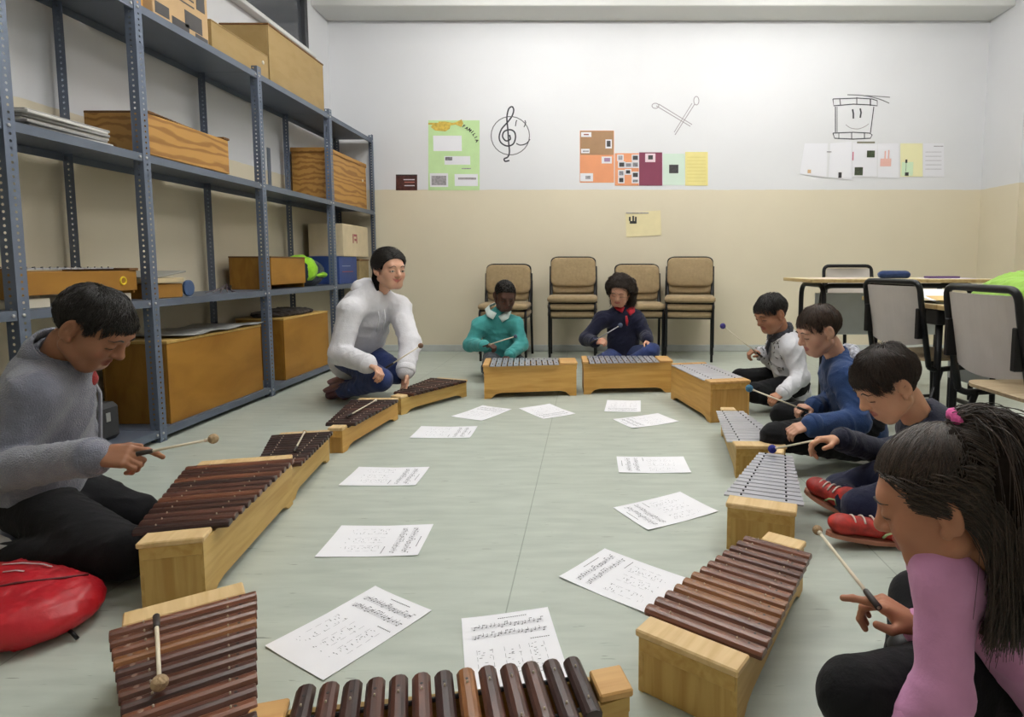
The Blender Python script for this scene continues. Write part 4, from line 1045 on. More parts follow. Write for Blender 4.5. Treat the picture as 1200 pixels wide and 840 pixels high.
def pink_hair(p, seed=77):
    rs = np.random.RandomState(seed); hm = p['o']['hair_mat']; hc, R, hs = p['hc'], p['R'], p['hs']; W = p['W']
    tie = V3(.012, -.058, .104); Wd = R.T @ V3(0, 0, -1)
    B0 = V3(.0, -.092, -.005)                     # hollow of the neck
    tipv = B0 + Wd*.175 + V3(.0, -.02, 0)
    F = Field(*bounds([W(*(V3(0, -.02, .03) + a*.13)) for a in (V3(1,1,1), V3(-1,-1,-1), V3(1,-1,1), V3(-1,1,-1))] + [W(*(tipv + V3(0, -.03, 0)))], .05), .0036)
    F.ell(W(0, -.014, .030), (V3(.073, .091, .076) + .007)*hs, R, .002)
    P_ = np.stack(np.meshgrid(*F.ax, indexing='ij'), -1).reshape(-1, 3); near = np.abs(F.f.ravel()) < .05
    q = ((P_[near] - hc) @ R)/hs; ff = F.f.ravel(); ff[near] = np.maximum(ff[near], ((hairline(q[:, 1], 'girl') - q[:, 2])*.7*hs).astype(np.float32)); F.f = ff.reshape(F.n)
    F.cone(W(0, -.055, .045), W(*B0), .058*hs, .066*hs, .03); F.cone(W(*B0), W(*tipv), .066*hs, .044*hs, .03)
    F.cone(W(*tie), W(*(tie + V3(0, -.022, -.004))), .010*hs, .014*hs, .012)
    F.wrinkle(.003, 45, 3); field_obj('hair', F, cap_material(hm), p['root'], 2)
    n = 8000; roots, c0, r0 = scalp_roots(n, 'girl', rs)
    jt = rs.normal(size=n)*.012; top = (roots[:, 2] + jt > .035 + .35*np.maximum(0, -roots[:, 1] - .03)) & (roots[:, 1] + jt > -.07)
    A = roots[top]; L_ = np.linalg.norm(A - tie, axis=1)*1.12
    fl = lambda q, t: (tie - q)/(np.linalg.norm(tie - q, axis=1)[:, None] + 1e-6)
    PA = list(grow(A, c0, r0, fl, lambda r: L_, lambda t: .0085 + .002*math.sin(3*t), 10, rs))
    PB = []
    for r in np.concatenate([roots[~top], roots[~top] + rs.normal(size=roots[~top].shape)*.002]):
        sx = r[0]/.073; e = V3(sx*.060 + rs.normal()*.014, -.065 - .07*rs.rand(), 0) + V3(0, 0, -.01) + Wd*rs.uniform(.12, .23)
        m1 = V3(r[0]*1.1, r[1] - .045, r[2] - .012); m2 = V3(sx*.080, -.085 - .045*rs.rand(), -.02) + Wd*.05
        Q = push_out(bez([r, m1, m2, e], 14), c0, r0, .006 + .012*rs.rand()); t = np.linspace(0, 1, 14)[:, None]
        PB.append(Q + .0035*t*np.sin(t*np.array([[11, 9, 8]]) + r*70))
    for i in range(2200):                         # the tail that falls from the tie
        s0 = tie + rs.normal(size=3)*.008 + V3(0, -.012, 0); sp_ = rs.normal(size=3)*V3(.036, .020, .012)
        e = V3(0, -.115, -.01) + Wd*rs.uniform(.08, .22) + sp_*1.3
        Q = bez([s0, s0 + V3(sp_[0]*.4, -.065 + sp_[1], .018), V3(0, -.125, .03) + sp_, e], 14); t = np.linspace(0, 1, 14)[:, None]
        PB.append(Q + .003*t*np.sin(t*np.array([[10, 9, 8]]) + sp_*90))
    polys = [hc + (q*hs) @ R.T for q in PA + PB]
    strands_mesh_curves('hair_strands', polys, [.0008*np.linspace(1, .45, len(q)) for q in polys], hm, p['root'])
    tm = fabric('pink_hair_tie', (232, 100, 168), bump=.4); tw = hc + R @ (tie*hs); u = R @ V3(1, 0, 0); ax = R @ nrm(V3(0, -.9, .35)); w = np.cross(ax, u); mb = MB()
    mb.tube([tw + ax*.010 + (u*math.cos(a) + w*math.sin(a))*.017 for a in np.linspace(0, 2*math.pi, 19)[:-1]], [.0085 + .0022*math.sin(2.4*k) for k in range(18)], 8, closed=True)
    mb.build('hair_tie', tm, p['root'], True, True)
    MB().tube([tw + w*-.015 + ax*.012, tw - w*.024 + ax*.024 + u*.006, tw - w*.018 + ax*.036 + u*.012], [.008, .0105, .007], 8).build('tie_loop', tm, p['root'], True, True)
pink_hair(pink)
# ------------------------------------------------------------------ bar instruments
PINE = wood('pale_pine', srgb(202, 168, 100), srgb(184, 146, 76), .5, scale=3)
PINE_END = wood('pale_pine_end', srgb(200, 166, 98), srgb(178, 140, 72), .5, stretch=(14, 14, 1.0), scale=3); BEECH_END = wood('orange_beech_end', srgb(192, 148, 82), srgb(172, 126, 60), .5, stretch=(14, 14, 1.0), scale=3)
PINE_CAP = wood('light_pine_cap', srgb(226, 196, 146), srgb(208, 174, 120), .5, scale=3)
BEECH = wood('orange_beech', srgb(208, 163, 90), srgb(190, 143, 70), .5, scale=3)
BEECH_CAP = wood('orange_beech_cap', srgb(208, 164, 104), srgb(188, 142, 82), .5, scale=3)
# grain of a bar runs along local y
ROSE = wood('rosewood_bar', srgb(84, 50, 38), srgb(48, 28, 24), .32, stretch=(16, 1.0, 16), objrand=.22, spec=.5, bump=.03)
ROSE_RED = wood('red_rosewood_bar', srgb(112, 68, 46), srgb(74, 42, 30), .32, stretch=(16, 1.0, 16), objrand=.18, spec=.5, bump=.03)
ROSE_DARK = wood('dark_rosewood_bar', srgb(58, 36, 31), srgb(32, 20, 19), .35, stretch=(16, 1.0, 16), objrand=.15, spec=.45, bump=.03)
HONEY_BAR = wood('honey_bar', srgb(140, 92, 52), srgb(108, 66, 36), .35, stretch=(16, 1.0, 16), objrand=.08, spec=.45, bump=.03)
STEEL = mat('silver_bar', srgb(188, 188, 196), .36, metal=.55, var=.05, scale=6, objrand=.04)
PIN_L = mat('pale_pin', srgb(205, 190, 170), .4); PIN_D = mat('black_pin', (.012, .012, .014), .5); FELT = mat('dark_felt', (.03, .028, .028), .9)
MARK = mat('engraved_mark', srgb(140, 112, 98), .6)
PIN_MESH = {}
for metal_, pr, pm_ in ((True, .0032, PIN_D), (False, .0018, PIN_L)):
    PIN_MESH[metal_] = MB().lathe([(pr, -.004), (pr, .003), (pr*.6, .0042)], (0, 0, 0), 8).mesh(True); PIN_MESH[metal_].materials.append(pm_)
def bar_mesh(ln, w, th, metal, m):
    h = w/2
    if metal: prof = [(-h, 0), (h, 0), (h, th*.75), (h-.0012, th), (-h+.0012, th), (-h, th*.75)]
    else: prof = [(-h*.96, 0), (h*.96, 0), (h, th*.45), (h*.72, th*.82), (h*.3, th), (-h*.3, th), (-h*.72, th*.82), (-h, th*.45)]
    n = len(prof); vs = []
    ys = [-ln/2, -ln/2 + .003, ln/2 - .003, ln/2]
    for j, y in enumerate(ys):
        k = .92 if j in (0, 3) else 1.0
        for (a, z) in prof: vs.append((a*k, y, th*.5 + (z - th*.5)*k))
    fs = [tuple(range(n)), tuple(range(3*n, 4*n))[::-1]]
    for j in range(3): fs += [(j*n+i, (j+1)*n+i, (j+1)*n+(i+1) % n, j*n+(i+1) % n) for i in range(n)]
    me = mesh_from(vs, fs); me.materials.append(m); return me
def instrument(name, label, A, B, wA, wB, top, kind='wood', n=13, capA=.055, capB=.055, boxw=PINE, capw=PINE_CAP, group=None, bars=None, over=.036, base_z=0.0, marks=False, seed=0, arch=.024):
    """A, B: middle of the bar field at its two ends (x, y); wA, wB: bar length there; top: height of the bars"""
    A = np.array(A, float); B = np.array(B, float); L = np.linalg.norm(B - A); rz = math.atan2(B[1]-A[1], B[0]-A[0])
    t = thing(name, label, 'metallophone' if kind == 'metal' else 'xylophone', (A[0], A[1], base_z), rz, group)
    rs = np.random.RandomState(seed); metal = kind == 'metal'
    th = .0055 if metal else .016
    H = top - base_z; hb = H - th - .006                      # height of the box sides
    W = lambda u: wA + (wB - wA)*u/L
    x0, x1 = -capA, L + capB
    s = W(x0)/2 - over, W(x1)/2 - over
    for q in (-1, 1):
        ln = x1 - x0; sl = math.hypot(ln, s[1]-s[0]); ft = min(.07, ln*.13)
        poly = [(0, 0), (ft*.6, 0), (ft, arch*.75), (ft*1.5, arch), (sl-ft*1.5, arch), (sl-ft, arch*.75), (sl-ft*.6, 0), (sl, 0), (sl, hb), (0, hb)]
        p = MB().prism([(z, a) for a, z in poly], 1, -.006, .006)     # prism along y: (z, x)
        o = p.build('side_panel', boxw, t); o.location = (x0, q*s[0], 0); o.rotation_euler = (0, 0, q*math.atan2(s[1]-s[0], ln))
    for (xx, w, sg) in ((x0, s[0], 1), (x1, s[1], -1)):
        cl = (capA if sg > 0 else capB) - .004
        a, b_ = sorted((xx, xx + sg*.014))
        MB().box((a, -w, 0), (b_, w, hb - .003), .002).build('end_panel', PINE_END if boxw is PINE else BEECH_END, t)
        a, b_ = sorted((xx - sg*.008, xx + sg*cl))
        MB().box((a, -w - .010, hb + .0005), (b_, w + .010, hb + .0155), .003).build('end_cap', capw, t)
        a, b_ = sorted((xx - sg*.004, xx - sg*.0005))
        MB().box((a, -w - .003, hb - .030), (b_, w + .003, hb), .001).build('end_strip', boxw, t)
    for q in (-1, 1):
        MB().tube([(.0, q*W(0)*.27, hb + .002), (L, q*W(L)*.27, hb + .002)], .004, 6).build('rail', FELT, t)
    MB().box((x0 + .02, -min(s), arch + .004), (x1 - .02, min(s), arch + .010)).build('bottom_board', boxw, t)
    pitch = L/n
    for i in range(n):
        u = pitch*(i + .5); ln = W(u) + rs.uniform(-.002, .002)
        m = STEEL if metal else (bars(i, rs) if bars else (ROSE if rs.rand() < .7 else ROSE_RED))
        w_ = pitch*(.80 if metal else .84)
        b_ = shared('bar', bar_mesh(ln, w_, th, metal, m), t, (u, 0, hb + .006))
        for q in (-1, 1): shared('pin', PIN_MESH[metal], b_, (0, q*ln*.285, th))
        if marks:
            MB().lathe([(.0042, 0), (.0042, .0006)], (0, (-ln/2 + .024), th - .0002), 12).build('note_mark', MARK, b_)
        if not metal:
            MB().lathe([(.0026, 0), (.0026, .0006)], (0, ln/2 - .030, th - .0002), 8).build('cord_hole', PIN_D, b_)
    return t
dk = lambda i, rs: ROSE_DARK if rs.rand() < .75 else ROSE
rd = lambda i, rs: [ROSE, ROSE_RED, ROSE, ROSE_DARK][rs.randint(4)]
G1 = 'wooden-bar xylophones in the circle'; G2 = 'metal-bar instruments in the circle'
instrument('xylophone', 'wooden-bar xylophone with a mallet laid on it, in front of the red bag', (-.839, 1.207), (-.563, .814), .256, .15, .14, bars=lambda i, rs: [ROSE_RED, ROSE_RED, ROSE, HONEY_BAR][rs.randint(4)], group=G1, marks=True, seed=3)
instrument('xylophone', 'large pale wooden-bar xylophone in front of the boy in grey fleece', (-1.042, 1.494), (-1.178, 2.012), .212, .330, .185, bars=rd, group=G1, seed=4, capA=.06, capB=.05)
instrument('xylophone', 'dark-barred xylophone between the large pale one and the orange-sided one', (-1.112, 2.115), (-1.215, 2.525), .15, .242, .140, bars=dk, group=G1, seed=5, capA=.015, capB=.035)
instrument('xylophone', 'dark-barred orange-sided xylophone with a mallet lying across it', (-1.143, 2.733), (-1.155, 3.23), .132, .252, .125, bars=dk, boxw=BEECH, capw=PINE_CAP, group=G1, seed=6)
instrument('xylophone', 'dark-barred xylophone in front of the woman in white', (-1.07, 3.442), (-.905, 3.873), .140, .268, .115, bars=dk, group=G1, seed=7, capA=.06, capB=.035)
instrument('metallophone', 'orange wooden metallophone in front of the boy in turquoise', (-.643, 3.93), (-.20, 3.975), .33, .27, .215, 'metal', 12, .035, .11, BEECH, BEECH_CAP, G2, seed=8, arch=.035)
instrument('metallophone', 'orange wooden metallophone in front of the girl in navy', (-.005, 4.06), (.462, 4.085), .32, .27, .212, 'metal', 12, .035, .085, BEECH, BEECH_CAP, G2, seed=9, arch=.035)
instrument('metallophone', 'tall metallophone standing at an angle in front of the boy in white', (.640, 3.80), (.748, 3.30), .25, .25, .222, 'metal', 13, .03, .075, BEECH, BEECH_CAP, G2, seed=10, over=.018)
instrument('metallophone', 'small pale metallophone in front of the boy in blue', (.695, 2.941), (.685, 2.414), .132, .243, .132, 'metal', 13, .05, .06, PINE, PINE_CAP, G2, seed=11)
instrument('metallophone', 'small pale metallophone under the bright blue mallet head', (.703, 2.226), (.526, 1.777), .120, .236, .142, 'metal', 14, .05, .065, PINE, PINE_CAP, G2, seed=12)
instrument('xylophone', 'reddish wooden-bar xylophone in front of the girl in pink', (.490, 1.505), (.215, 1.13), .165, .256, .138, bars=lambda i, rs: [ROSE_RED, ROSE, ROSE_RED, HONEY_BAR, ROSE_RED][rs.randint(5)], group=G1, marks=True, seed=13)
instrument('xylophone', 'wooden-bar xylophone with one honey-coloured bar, nearest the camera', (-.462, .845), (.006, .984), .262, .135, .14, bars=lambda i, rs: HONEY_BAR if i == 7 else [ROSE_DARK, ROSE, ROSE][rs.randint(3)], capw=BEECH_CAP, group=G1, seed=14)
# mallets laid on instruments
mallet(atz(187, 800, .160), atz(183, 722, .152), 'mallet with tan head lying on the xylophone by the red bag', M_HEAD_TAN, hr=.013)
mallet(atz(357, 506, .15), atz(345, 528, .15), 'mallet lying on the dark xylophone behind the large pale one', M_HEAD_TAN, hr=.008)
mallet(atz(440, 469, .135), atz(407, 488, .135), 'pale mallet lying across the orange-sided xylophone', M_ROD, hr=.008)

# ------------------------------------------------------------------ music sheets on the floor
M_PAPER = mat('white_paper', srgb(246, 246, 251), .7, var=.02, scale=8); M_INK = mat('printed_ink', (.09, .09, .11), .8)
def sheet_meshes():
    n, m = 9, 7; w, h = .21, .297; vs = []
    for j in range(n):
        for i in range(m):
            x, y = w*(i/(m-1)-.5), h*(j/(n-1)-.5)
            z = .0012 + .0022*abs(math.sin(3.1*x*8 + 1)*math.sin(y*9))*(abs(x)/.1)**2 + .0012*(abs(y)/.148)**4
            vs.append((x, y, z))
    fs = [(j*m+i, j*m+i+1, (j+1)*m+i+1, (j+1)*m+i) for j in range(n-1) for i in range(m-1)]
    k = len(vs); vs2 = vs + [(x, y, z-.0006) for x, y, z in vs]
    fs2 = fs + [tuple(i+k for i in f)[::-1] for f in fs]
    rim = [i for i in range(m)] + [j*m+m-1 for j in range(1, n)] + [(n-1)*m+i for i in range(m-2, -1, -1)] + [j*m for j in range(n-2, 0, -1)]
    fs2 += [(rim[i], rim[i-1], rim[i-1]+k, rim[i]+k) for i in range(len(rim))]
    pm = mesh_from(vs2, fs2, False); pm.materials.append(M_PAPER)
    rs = np.random.RandomState(2); mb = MB()
    def zz(x, y): return .0016 + .0022*abs(math.sin(3.1*x*8 + 1)*math.sin(y*9))*(abs(x)/.1)**2 + .0012*(abs(y)/.148)**4 + .0003
    def q(x0, y0, x1, y1): mb.add([(x0, y0, zz(x0, y0)), (x1, y0, zz(x1, y0)), (x1, y1, zz(x1, y1)), (x0, y1, zz(x0, y1))], [(0, 1, 2, 3)])
    for i in range(14): q(-.02 + .005*i, .128, -.0165 + .005*i, .1305)         # heading
    for r in range(2):                                                       # two dense staves
        y = .094 - r*.034
        for l in range(5): q(-.085, y + l*.003 - .0002, .085, y + l*.003 + .0002)
        x = -.08
        while x < .082:
            yy = y + rs.randint(0, 5)*.003; q(x, yy - .0014, x + .0038, yy + .0014); q(x + .0032, yy, x + .0040, yy + .011)
            if rs.rand() < .4: q(x + .0032, yy + .0095, x + .010, yy + .0115)
            x += rs.uniform(.006, .011)
    for cx in (-.06, 0, .055):                                               # three blocks of smaller figures
        for (w_, y0, y1) in ((.028, -.098, .022),):
            for k in range(20):
                xx = cx + rs.uniform(-.5, .5)*w_; yy = rs.uniform(y0, y1); q(xx, yy, xx + rs.uniform(.002, .007), yy + rs.uniform(.0007, .0018))
            for l in range(4): q(cx - w_*.6, y0 + .03 + l*.024, cx - w_*.6 + .0006, y0 + .045 + l*.024); q(cx + w_*.6, y0 + .03 + l*.024, cx + w_*.6 + .0006, y0 + .045 + l*.024)
    for i in range(9): q(.045 + .005*i, .034, .0485 + .005*i, .0365)
    im = mesh_from(mb.v, mb.f); im.materials.append(M_INK)
    return pm, im
PM, IM = sheet_meshes()
SHEETS = [((-.612, 3.42), -26, 'in front of the dark xylophone by the woman'), ((-.245, 3.461), 213.7, 'in front of the turquoise boy\'s metallophone'), ((-.733, 3.02), -90, 'beside the orange-sided xylophone, second from the woman'),
          ((-.817, 2.376), -90, 'beside the dark xylophone, in the column by the shelving'), ((-.653, 1.807), -88, 'beside the large pale xylophone'), ((-.554, 1.353), -32, 'between the red bag\'s xylophone and the middle of the floor'),
          ((-.168, 1.268), 14, 'partly under the bars of the xylophone nearest the camera'), ((.10, 1.575), 52, 'partly under the bars of the pink girl\'s xylophone'), ((.266, 2.039), 120, 'lying askew nearest the pale metallophone with the blue mallet'),
          ((.271, 2.518), 90, 'lying straight beside the blue boy\'s metallophone'), ((.311, 3.248), 117, 'askew, just in front of another sheet by the tall metallophone'), ((.207, 3.59), 175, 'nearest the navy girl\'s metallophone')]
for (c, a, where) in SHEETS:
    s = shared('music_sheet', PM, None, (c[0], c[1], 0), (0, 0, math.radians(a)))
    tag(s, 'white sheet of printed music ' + where, 'paper', 'music sheets on the floor')
    shared('printed_notes', IM, s)['kind'] = 'stuff'
# ------------------------------------------------------------------ steel shelving
def perforated(name, col):
    """slotted angle steel: real holes, cut by transparency"""
    m = bpy.data.materials.new(name); m.use_nodes = True; N = m.node_tree.nodes; L = m.node_tree.links; b = N['Principled BSDF']
    b.inputs['Base Color'].default_value = col; b.inputs['Roughness'].default_value = .45; b.inputs['Metallic'].default_value = .25
    tc = N.new('ShaderNodeTexCoord'); sp = N.new('ShaderNodeSeparateXYZ'); L.new(tc.outputs['Object'], sp.inputs[0])
    def mth(op, a, b_=None, c=None):
        x = N.new('ShaderNodeMath'); x.operation = op
        for i, v in enumerate((a, b_, c)):
            if v is None: continue
            if isinstance(v, (int, float)): x.inputs[i].default_value = v
            else: L.new(v, x.inputs[i])
        return x.outputs[0]
    z = mth('SUBTRACT', mth('FRACT', mth('MULTIPLY', sp.outputs['Z'], 1/.025)), .5); z = mth('MULTIPLY', z, .025)
    def dist(h): 
        a = mth('SUBTRACT', h, .024); return mth('SQRT', mth('ADD', mth('MULTIPLY', a, a), mth('MULTIPLY', z, z)))
    d = mth('MINIMUM', dist(mth('ABSOLUTE', sp.outputs['X'])), dist(mth('ABSOLUTE', sp.outputs['Y'])))
    hole = mth('LESS_THAN', d, .0050)
    tr = N.new('ShaderNodeBsdfTransparent'); mx = N.new('ShaderNodeMixShader'); L.new(hole, mx.inputs[0]); L.new(b.outputs[0], mx.inputs[1]); L.new(tr.outputs[0], mx.inputs[2])
    L.new(mx.outputs[0], N['Material Output'].inputs[0]); return m
M_POST = perforated('slotted_blue_grey_steel', srgb(102, 112, 130))
M_SHELF = mat('blue_grey_steel', srgb(96, 105, 120), .42, metal=.2, var=.06, scale=5)
M_BOLT = mat('zinc_bolt', (.55, .55, .56), .35, metal=.8)
XF, XB = -2.05, -2.42
POSTS = [1.42, 2.17, 2.84, 3.86, 4.90, 5.88]; LEVELS = [.06, .685, 1.36, 2.035]
sh = thing('metal_shelving', 'blue-grey slotted steel shelving unit along the cream wall', 'shelving', ((XF+XB)/2, 3.6, 0))
def post_mesh(sx, sy):
    mb = MB(); h = 2.075
    mb.add([(0,0,0), (sx*.046,0,0), (sx*.046,0,h), (0,0,h)], [(0,1,2,3)]); mb.add([(0,0,0), (0,sy*.046,0), (0,sy*.046,h), (0,0,h)], [(0,1,2,3)])
    me = mb.mesh(); me.materials.append(M_POST); return me
pf, pb = post_mesh(-1, 1), post_mesh(1, 1); pf2, pb2 = post_mesh(-1, -1), post_mesh(1, -1)
ox, oy = (XF+XB)/2, 3.6
for i, y in enumerate(POSTS):
    last = i == len(POSTS) - 1
    shared('post', pf2 if last else pf, sh, (XF - ox, y - oy, 0)); shared('post', pb2 if last else pb, sh, (XB - ox, y - oy, 0))
bolt = MB().lathe([(.0065, 0), (.0065, .004), (.004, .006)], (0, 0, 0), 8).mesh(); bolt.materials.append(M_BOLT)
for z in LEVELS:
    for i in range(len(POSTS) - 1):
        y0, y1 = POSTS[i] + .002, POSTS[i+1] - .002
        mb = MB(); a, b_ = XB + .003, XF - .003
        mb.box((a - ox, y0 - oy, z - .002), (b_ - ox, y1 - oy, z))
        mb.box((b_ - .002 - ox, y0 - oy, z - .036), (b_ - ox, y1 - oy, z - .002)); mb.box((a - ox, y0 - oy, z - .036), (a + .002 - ox, y1 - oy, z - .002))
        mb.box((b_ - .016 - ox, y0 - oy, z - .036), (b_ - .002 - ox, y1 - oy, z - .034))
        s = mb.build('shelf_board', M_SHELF, sh)
        for yy in (y0 + .018, y1 - .018): shared('bolt', bolt, s, (XF - .001 - ox, yy - oy, z - .018), (0, math.pi/2, 0))
# ---- what stands on it
HONEY = wood('honey_plywood', srgb(180, 134, 66), srgb(142, 96, 36), .5, stretch=(9, 1.2, 6), scale=3)
PLY = plywood('flamed_plywood', srgb(182, 136, 68), srgb(146, 100, 42))
HONEY2 = wood('golden_board', srgb(160, 114, 42), srgb(138, 94, 28), .5, stretch=(9, 1.2, 3), scale=2)
CHIP = wood('tan_board', srgb(160, 134, 88), srgb(152, 126, 78), .55, stretch=(5, 2, 5), scale=3, bump=.02)
DARKLID = wood('brown_lid', srgb(120, 84, 44), srgb(92, 62, 32), .5)
def crate(name, label, x0, x1, y0, y1, z0, z1, m, lid=None, lidm=None, over=.01, cat='box', feet=0.0, knob=False, group=None):
    t = thing(name, label, cat, ((x0+x1)/2, (y0+y1)/2, z0), group=group); w, d, h = (x1-x0)/2, (y1-y0)/2, z1-z0; e = .011
    lt = lid or 0
    MB().box((w-e, -d, feet), (w, d, h-lt), .002).build('front_panel', m, t); MB().box((-w, -d, feet), (-w+e, d, h-lt), .002).build('rear_panel', m, t)
    for q in (-1, 1): MB().box((-w+e, q*d - (e if q > 0 else 0), 0), (w-e, q*d + (e if q < 0 else 0), h-lt), .002).build('end_panel', m, t)
    MB().box((-w+e, -d+e, feet), (w-e, d-e, feet+.01)).build('bottom_board', m, t)
    if lid: MB().box((-w-over, -d-over, h-lt), (w+over, d+over, h), .002).build('lid', lidm or m, t)
    if knob: MB().lathe([(.012, 0), (.012, .004), (.006, .007)], (0, 0, 0), 12).xf(Matrix.Translation((w, d*.78, h*.62)) @ Matrix.Rotation(math.pi/2, 4, 'Y')).build('button', mat('pale_button', (.7,.66,.58), .5), t)
    return t
LT = LEVELS[3]; L2 = LEVELS[2]; L1_ = LEVELS[1]; L0 = LEVELS[0]
crate('wooden_box', 'tall tan wooden box at the far end of the top shelf', -2.40, -2.085, 4.085, 4.90, LT, 2.415, CHIP, .012, DARKLID, .004)
crate('wooden_box', 'lower tan wooden box with a white button on the top shelf', -2.38, -2.085, 3.47, 4.065, LT, 2.20, CHIP, .008, CHIP, .002, knob=True)
M_CARD = mat('brown_cardboard', srgb(186, 156, 116), .85, var=.06, scale=10); M_CARDPRINT = mat('grey_carton_print', srgb(74, 72, 72), .85)
c = thing('cardboard_box', 'printed cardboard carton next to the tan boxes on the top shelf', 'box', (-2.235, 3.235, LT))
MB().box((-.145, -.215, 0), (.145, .215, .32), .003).build('carton', M_CARD, c)
for (a, b_, z0, z1) in ((-.20, -.10, .03, .085), (-.08, .05, .02, .06), (.02, .16, .045, .13), (.10, .205, .015, .04), (-.13, .10, .16, .168), (-.13, .10, .19, .198), (-.13, .06, .22, .228), (.12, .19, .17, .25)):
    MB().box((.145, a, z0), (.1462, b_, z1)).build('print', M_CARDPRINT, c)
M_ORANGE = mat('orange_carton', srgb(206, 146, 54), .7, var=.08)
c = thing('open_carton', 'orange open carton with a raised flap on the top shelf', 'box', (-2.22, 2.74, LT))
ob = MB(); ob.box((-.14, -.20, 0), (.14, .20, .006)); ob.box((.134, -.20, 0), (.14, .20, .055)); ob.box((-.14, -.20, 0), (-.134, .20, .12)); ob.box((-.134, .194, 0), (.134, .20, .10)); ob.box((-.134, -.20, 0), (.134, -.194, .10))
ob.build('tray', M_ORANGE, c); MB().box((-.004, -.19, 0), (.004, .19, .12)).xf(Matrix.Translation((.135, 0, .056)) @ Matrix.Rotation(.9, 4, 'Y')).build('flap', M_ORANGE, c)
c = thing('cardboard_box', 'plain brown carton at the near end of the top shelf', 'box', (-2.235, 2.3, LT)); MB().box((-.15, -.17, 0), (.15, .17, .28), .004).build('carton', M_CARD, c); MB().box((-.15, -.025, .28), (.15, .025, .2808)).build('tape', mat('brown_tape', srgb(160, 120, 70), .3), c)
# second shelf
def shelf_xylo(name, label, y0, y1, x0, x1, z0, z1, metal, m, n=14, emblem=False):
    t = thing(name, label, 'xylophone', ((x0+x1)/2, (y0+y1)/2, z0)); w, d, h = (x1-x0)/2, (y1-y0)/2, z1-z0
    MB().box((w-.012, -d, .012), (w, d, h-.012), .002).build('side_panel', m, t); MB().box((-w, -d, .012), (-w+.012, d, h-.012), .002).build('side_panel', m, t)
    for q in (-1, 1): MB().box((-w+.012, q*d-(.014 if q > 0 else 0), 0), (w-.012, q*d+(.014 if q < 0 else 0), h-.012), .002).build('end_panel', m, t)
    for q in (-1, 1): MB().box((-w-.006, q*d-(.05 if q > 0 else -.006-.05+.05), h-.012), (w+.006, q*d+(.05 if q < 0 else .006), h), .002).build('end_cap', DARKLID, t)
    p = 2*(d-.06)/n
    for i in range(n):
        bm_ = bar_mesh((2*w)*(.96 - .35*i/n), p*.8, .006, True, STEEL if metal else DARKLID)
        b_ = shared('bar', bm_, t, (0, -d + .06 + p*(i+.5), h - .004), (0, 0, math.pi/2))
        [shared('pin', PIN_MESH[True], b_, (0, q*w*.55, .006)) for q in (-1, 1)]
    if emblem:
        MB().tube([(w + .001, d*.72 + .016*math.cos(a), h*.5 + .016*math.sin(a)) for a in np.linspace(0, 6.283, 17)[:-1]], .004, 6, closed=True).build('emblem', mat('yellow_emblem', srgb(226, 196, 40), .5), t)
    return t
shelf_xylo('xylophone', 'honey-coloured plywood instrument on the second shelf from the top', 2.925, 3.575, -2.38, -2.085, L2, 1.575, False, PLY)
crate('wooden_box', 'grainy plywood box with a lid at the far end of the second shelf', -2.40, -2.10, 4.98, 5.80, L2, 1.79, PLY, .035, PLY, .006, knob=True)
M_FOLD = mat('pale_folder', srgb(208, 206, 202), .6, var=.1); M_FOLD2 = mat('grey_folder', srgb(150, 148, 146), .6, var=.1)
for i in range(6):
    f = MB().box((-.15, -.20, 0), (.15, .20, .011), .002).build('paper_folder', M_FOLD if i % 2 == 0 else M_FOLD2); f.location = (-2.225 + .012*math.sin(i*2.1), 2.48 + .02*math.cos(i*3.7), L2 + .0005 + i*.0118); f.rotation_euler = (0, 0, .05*math.sin(i*1.9))
    tag(f, '%s folder of papers, %s in the flat pile on the second shelf' % (('white', 'grey')[i % 2], ['bottom one', 'second from the bottom', 'third from the bottom', 'third from the top', 'second from the top', 'topmost'][i]), 'folder', 'folders in a pile')
f = MB().box((-.004, -.02, 0), (.004, .02, .36), .001).build('metal_strip', M_SHELF); f.location = (-2.395, 4.62, L2); tag(f, 'short grey slotted strip standing against the wall on the second shelf', 'strip')
# third shelf
shelf_xylo('metallophone', 'long honey wooden metallophone with a yellow emblem on the third shelf', 2.20, 2.80, -2.38, -2.085, L1_ + .0365, .835, True, HONEY2, 13, True)['category'] = 'metallophone'
for k, (y0, y1) in enumerate(((2.22, 2.36), (2.60, 2.78))):
    f = MB().box((-2.36, y0, L1_), (-2.10, y1, L1_ + .036), .002).build('support_block', mat('pale_block', srgb(206, 198, 180), .7)); tag(f, 'pale block under the %s end of the shelved metallophone' % ('near', 'far')[k], 'block', 'blocks under the metallophone')
crate('wooden_box', 'small honey wooden box beside the green bag on the third shelf', -2.38, -2.10, 4.02, 4.50, L1_, .905, HONEY2, .010, DARKLID, .002, feet=.03)
f = thing('wooden_box', 'small pale wooden case with an open lid on the third shelf', 'box', (-2.22, 3.02, L1_))
MB().box((-.13, -.10, 0), (.13, .10, .07), .003).build('case', HONEY2, f); MB().box((-.14, -.12, .075), (.14, .10, .10), .003).build('tray', mat('pale_case', srgb(196, 178, 140), .6, var=.1), f)
MB().box((-.14, -.12, 0), (.14, .12, .008), .002).xf(Matrix.Translation((0, .0, .112)) @ Matrix.Rotation(.12, 4, 'X')).build('lid', mat('grey_case_lid', srgb(150, 148, 140), .5), f)
f = MB().lathe([(.042, 0), (.042, .012), (.034, .014)], (0, 0, 0), 20).xf(Matrix.Rotation(math.pi/2, 4, 'Y')).build('tape_roll', mat('blue_roll', srgb(60, 84, 120), .4)); f.location = (-2.12, 3.20, L1_ + .042); tag(f, 'blue disc standing on edge beside the small case', 'roll')
f = thing('triangle_beater', 'tangle of bent wire rods lying on the third shelf', 'rods', (-2.14, 3.55, L1_))
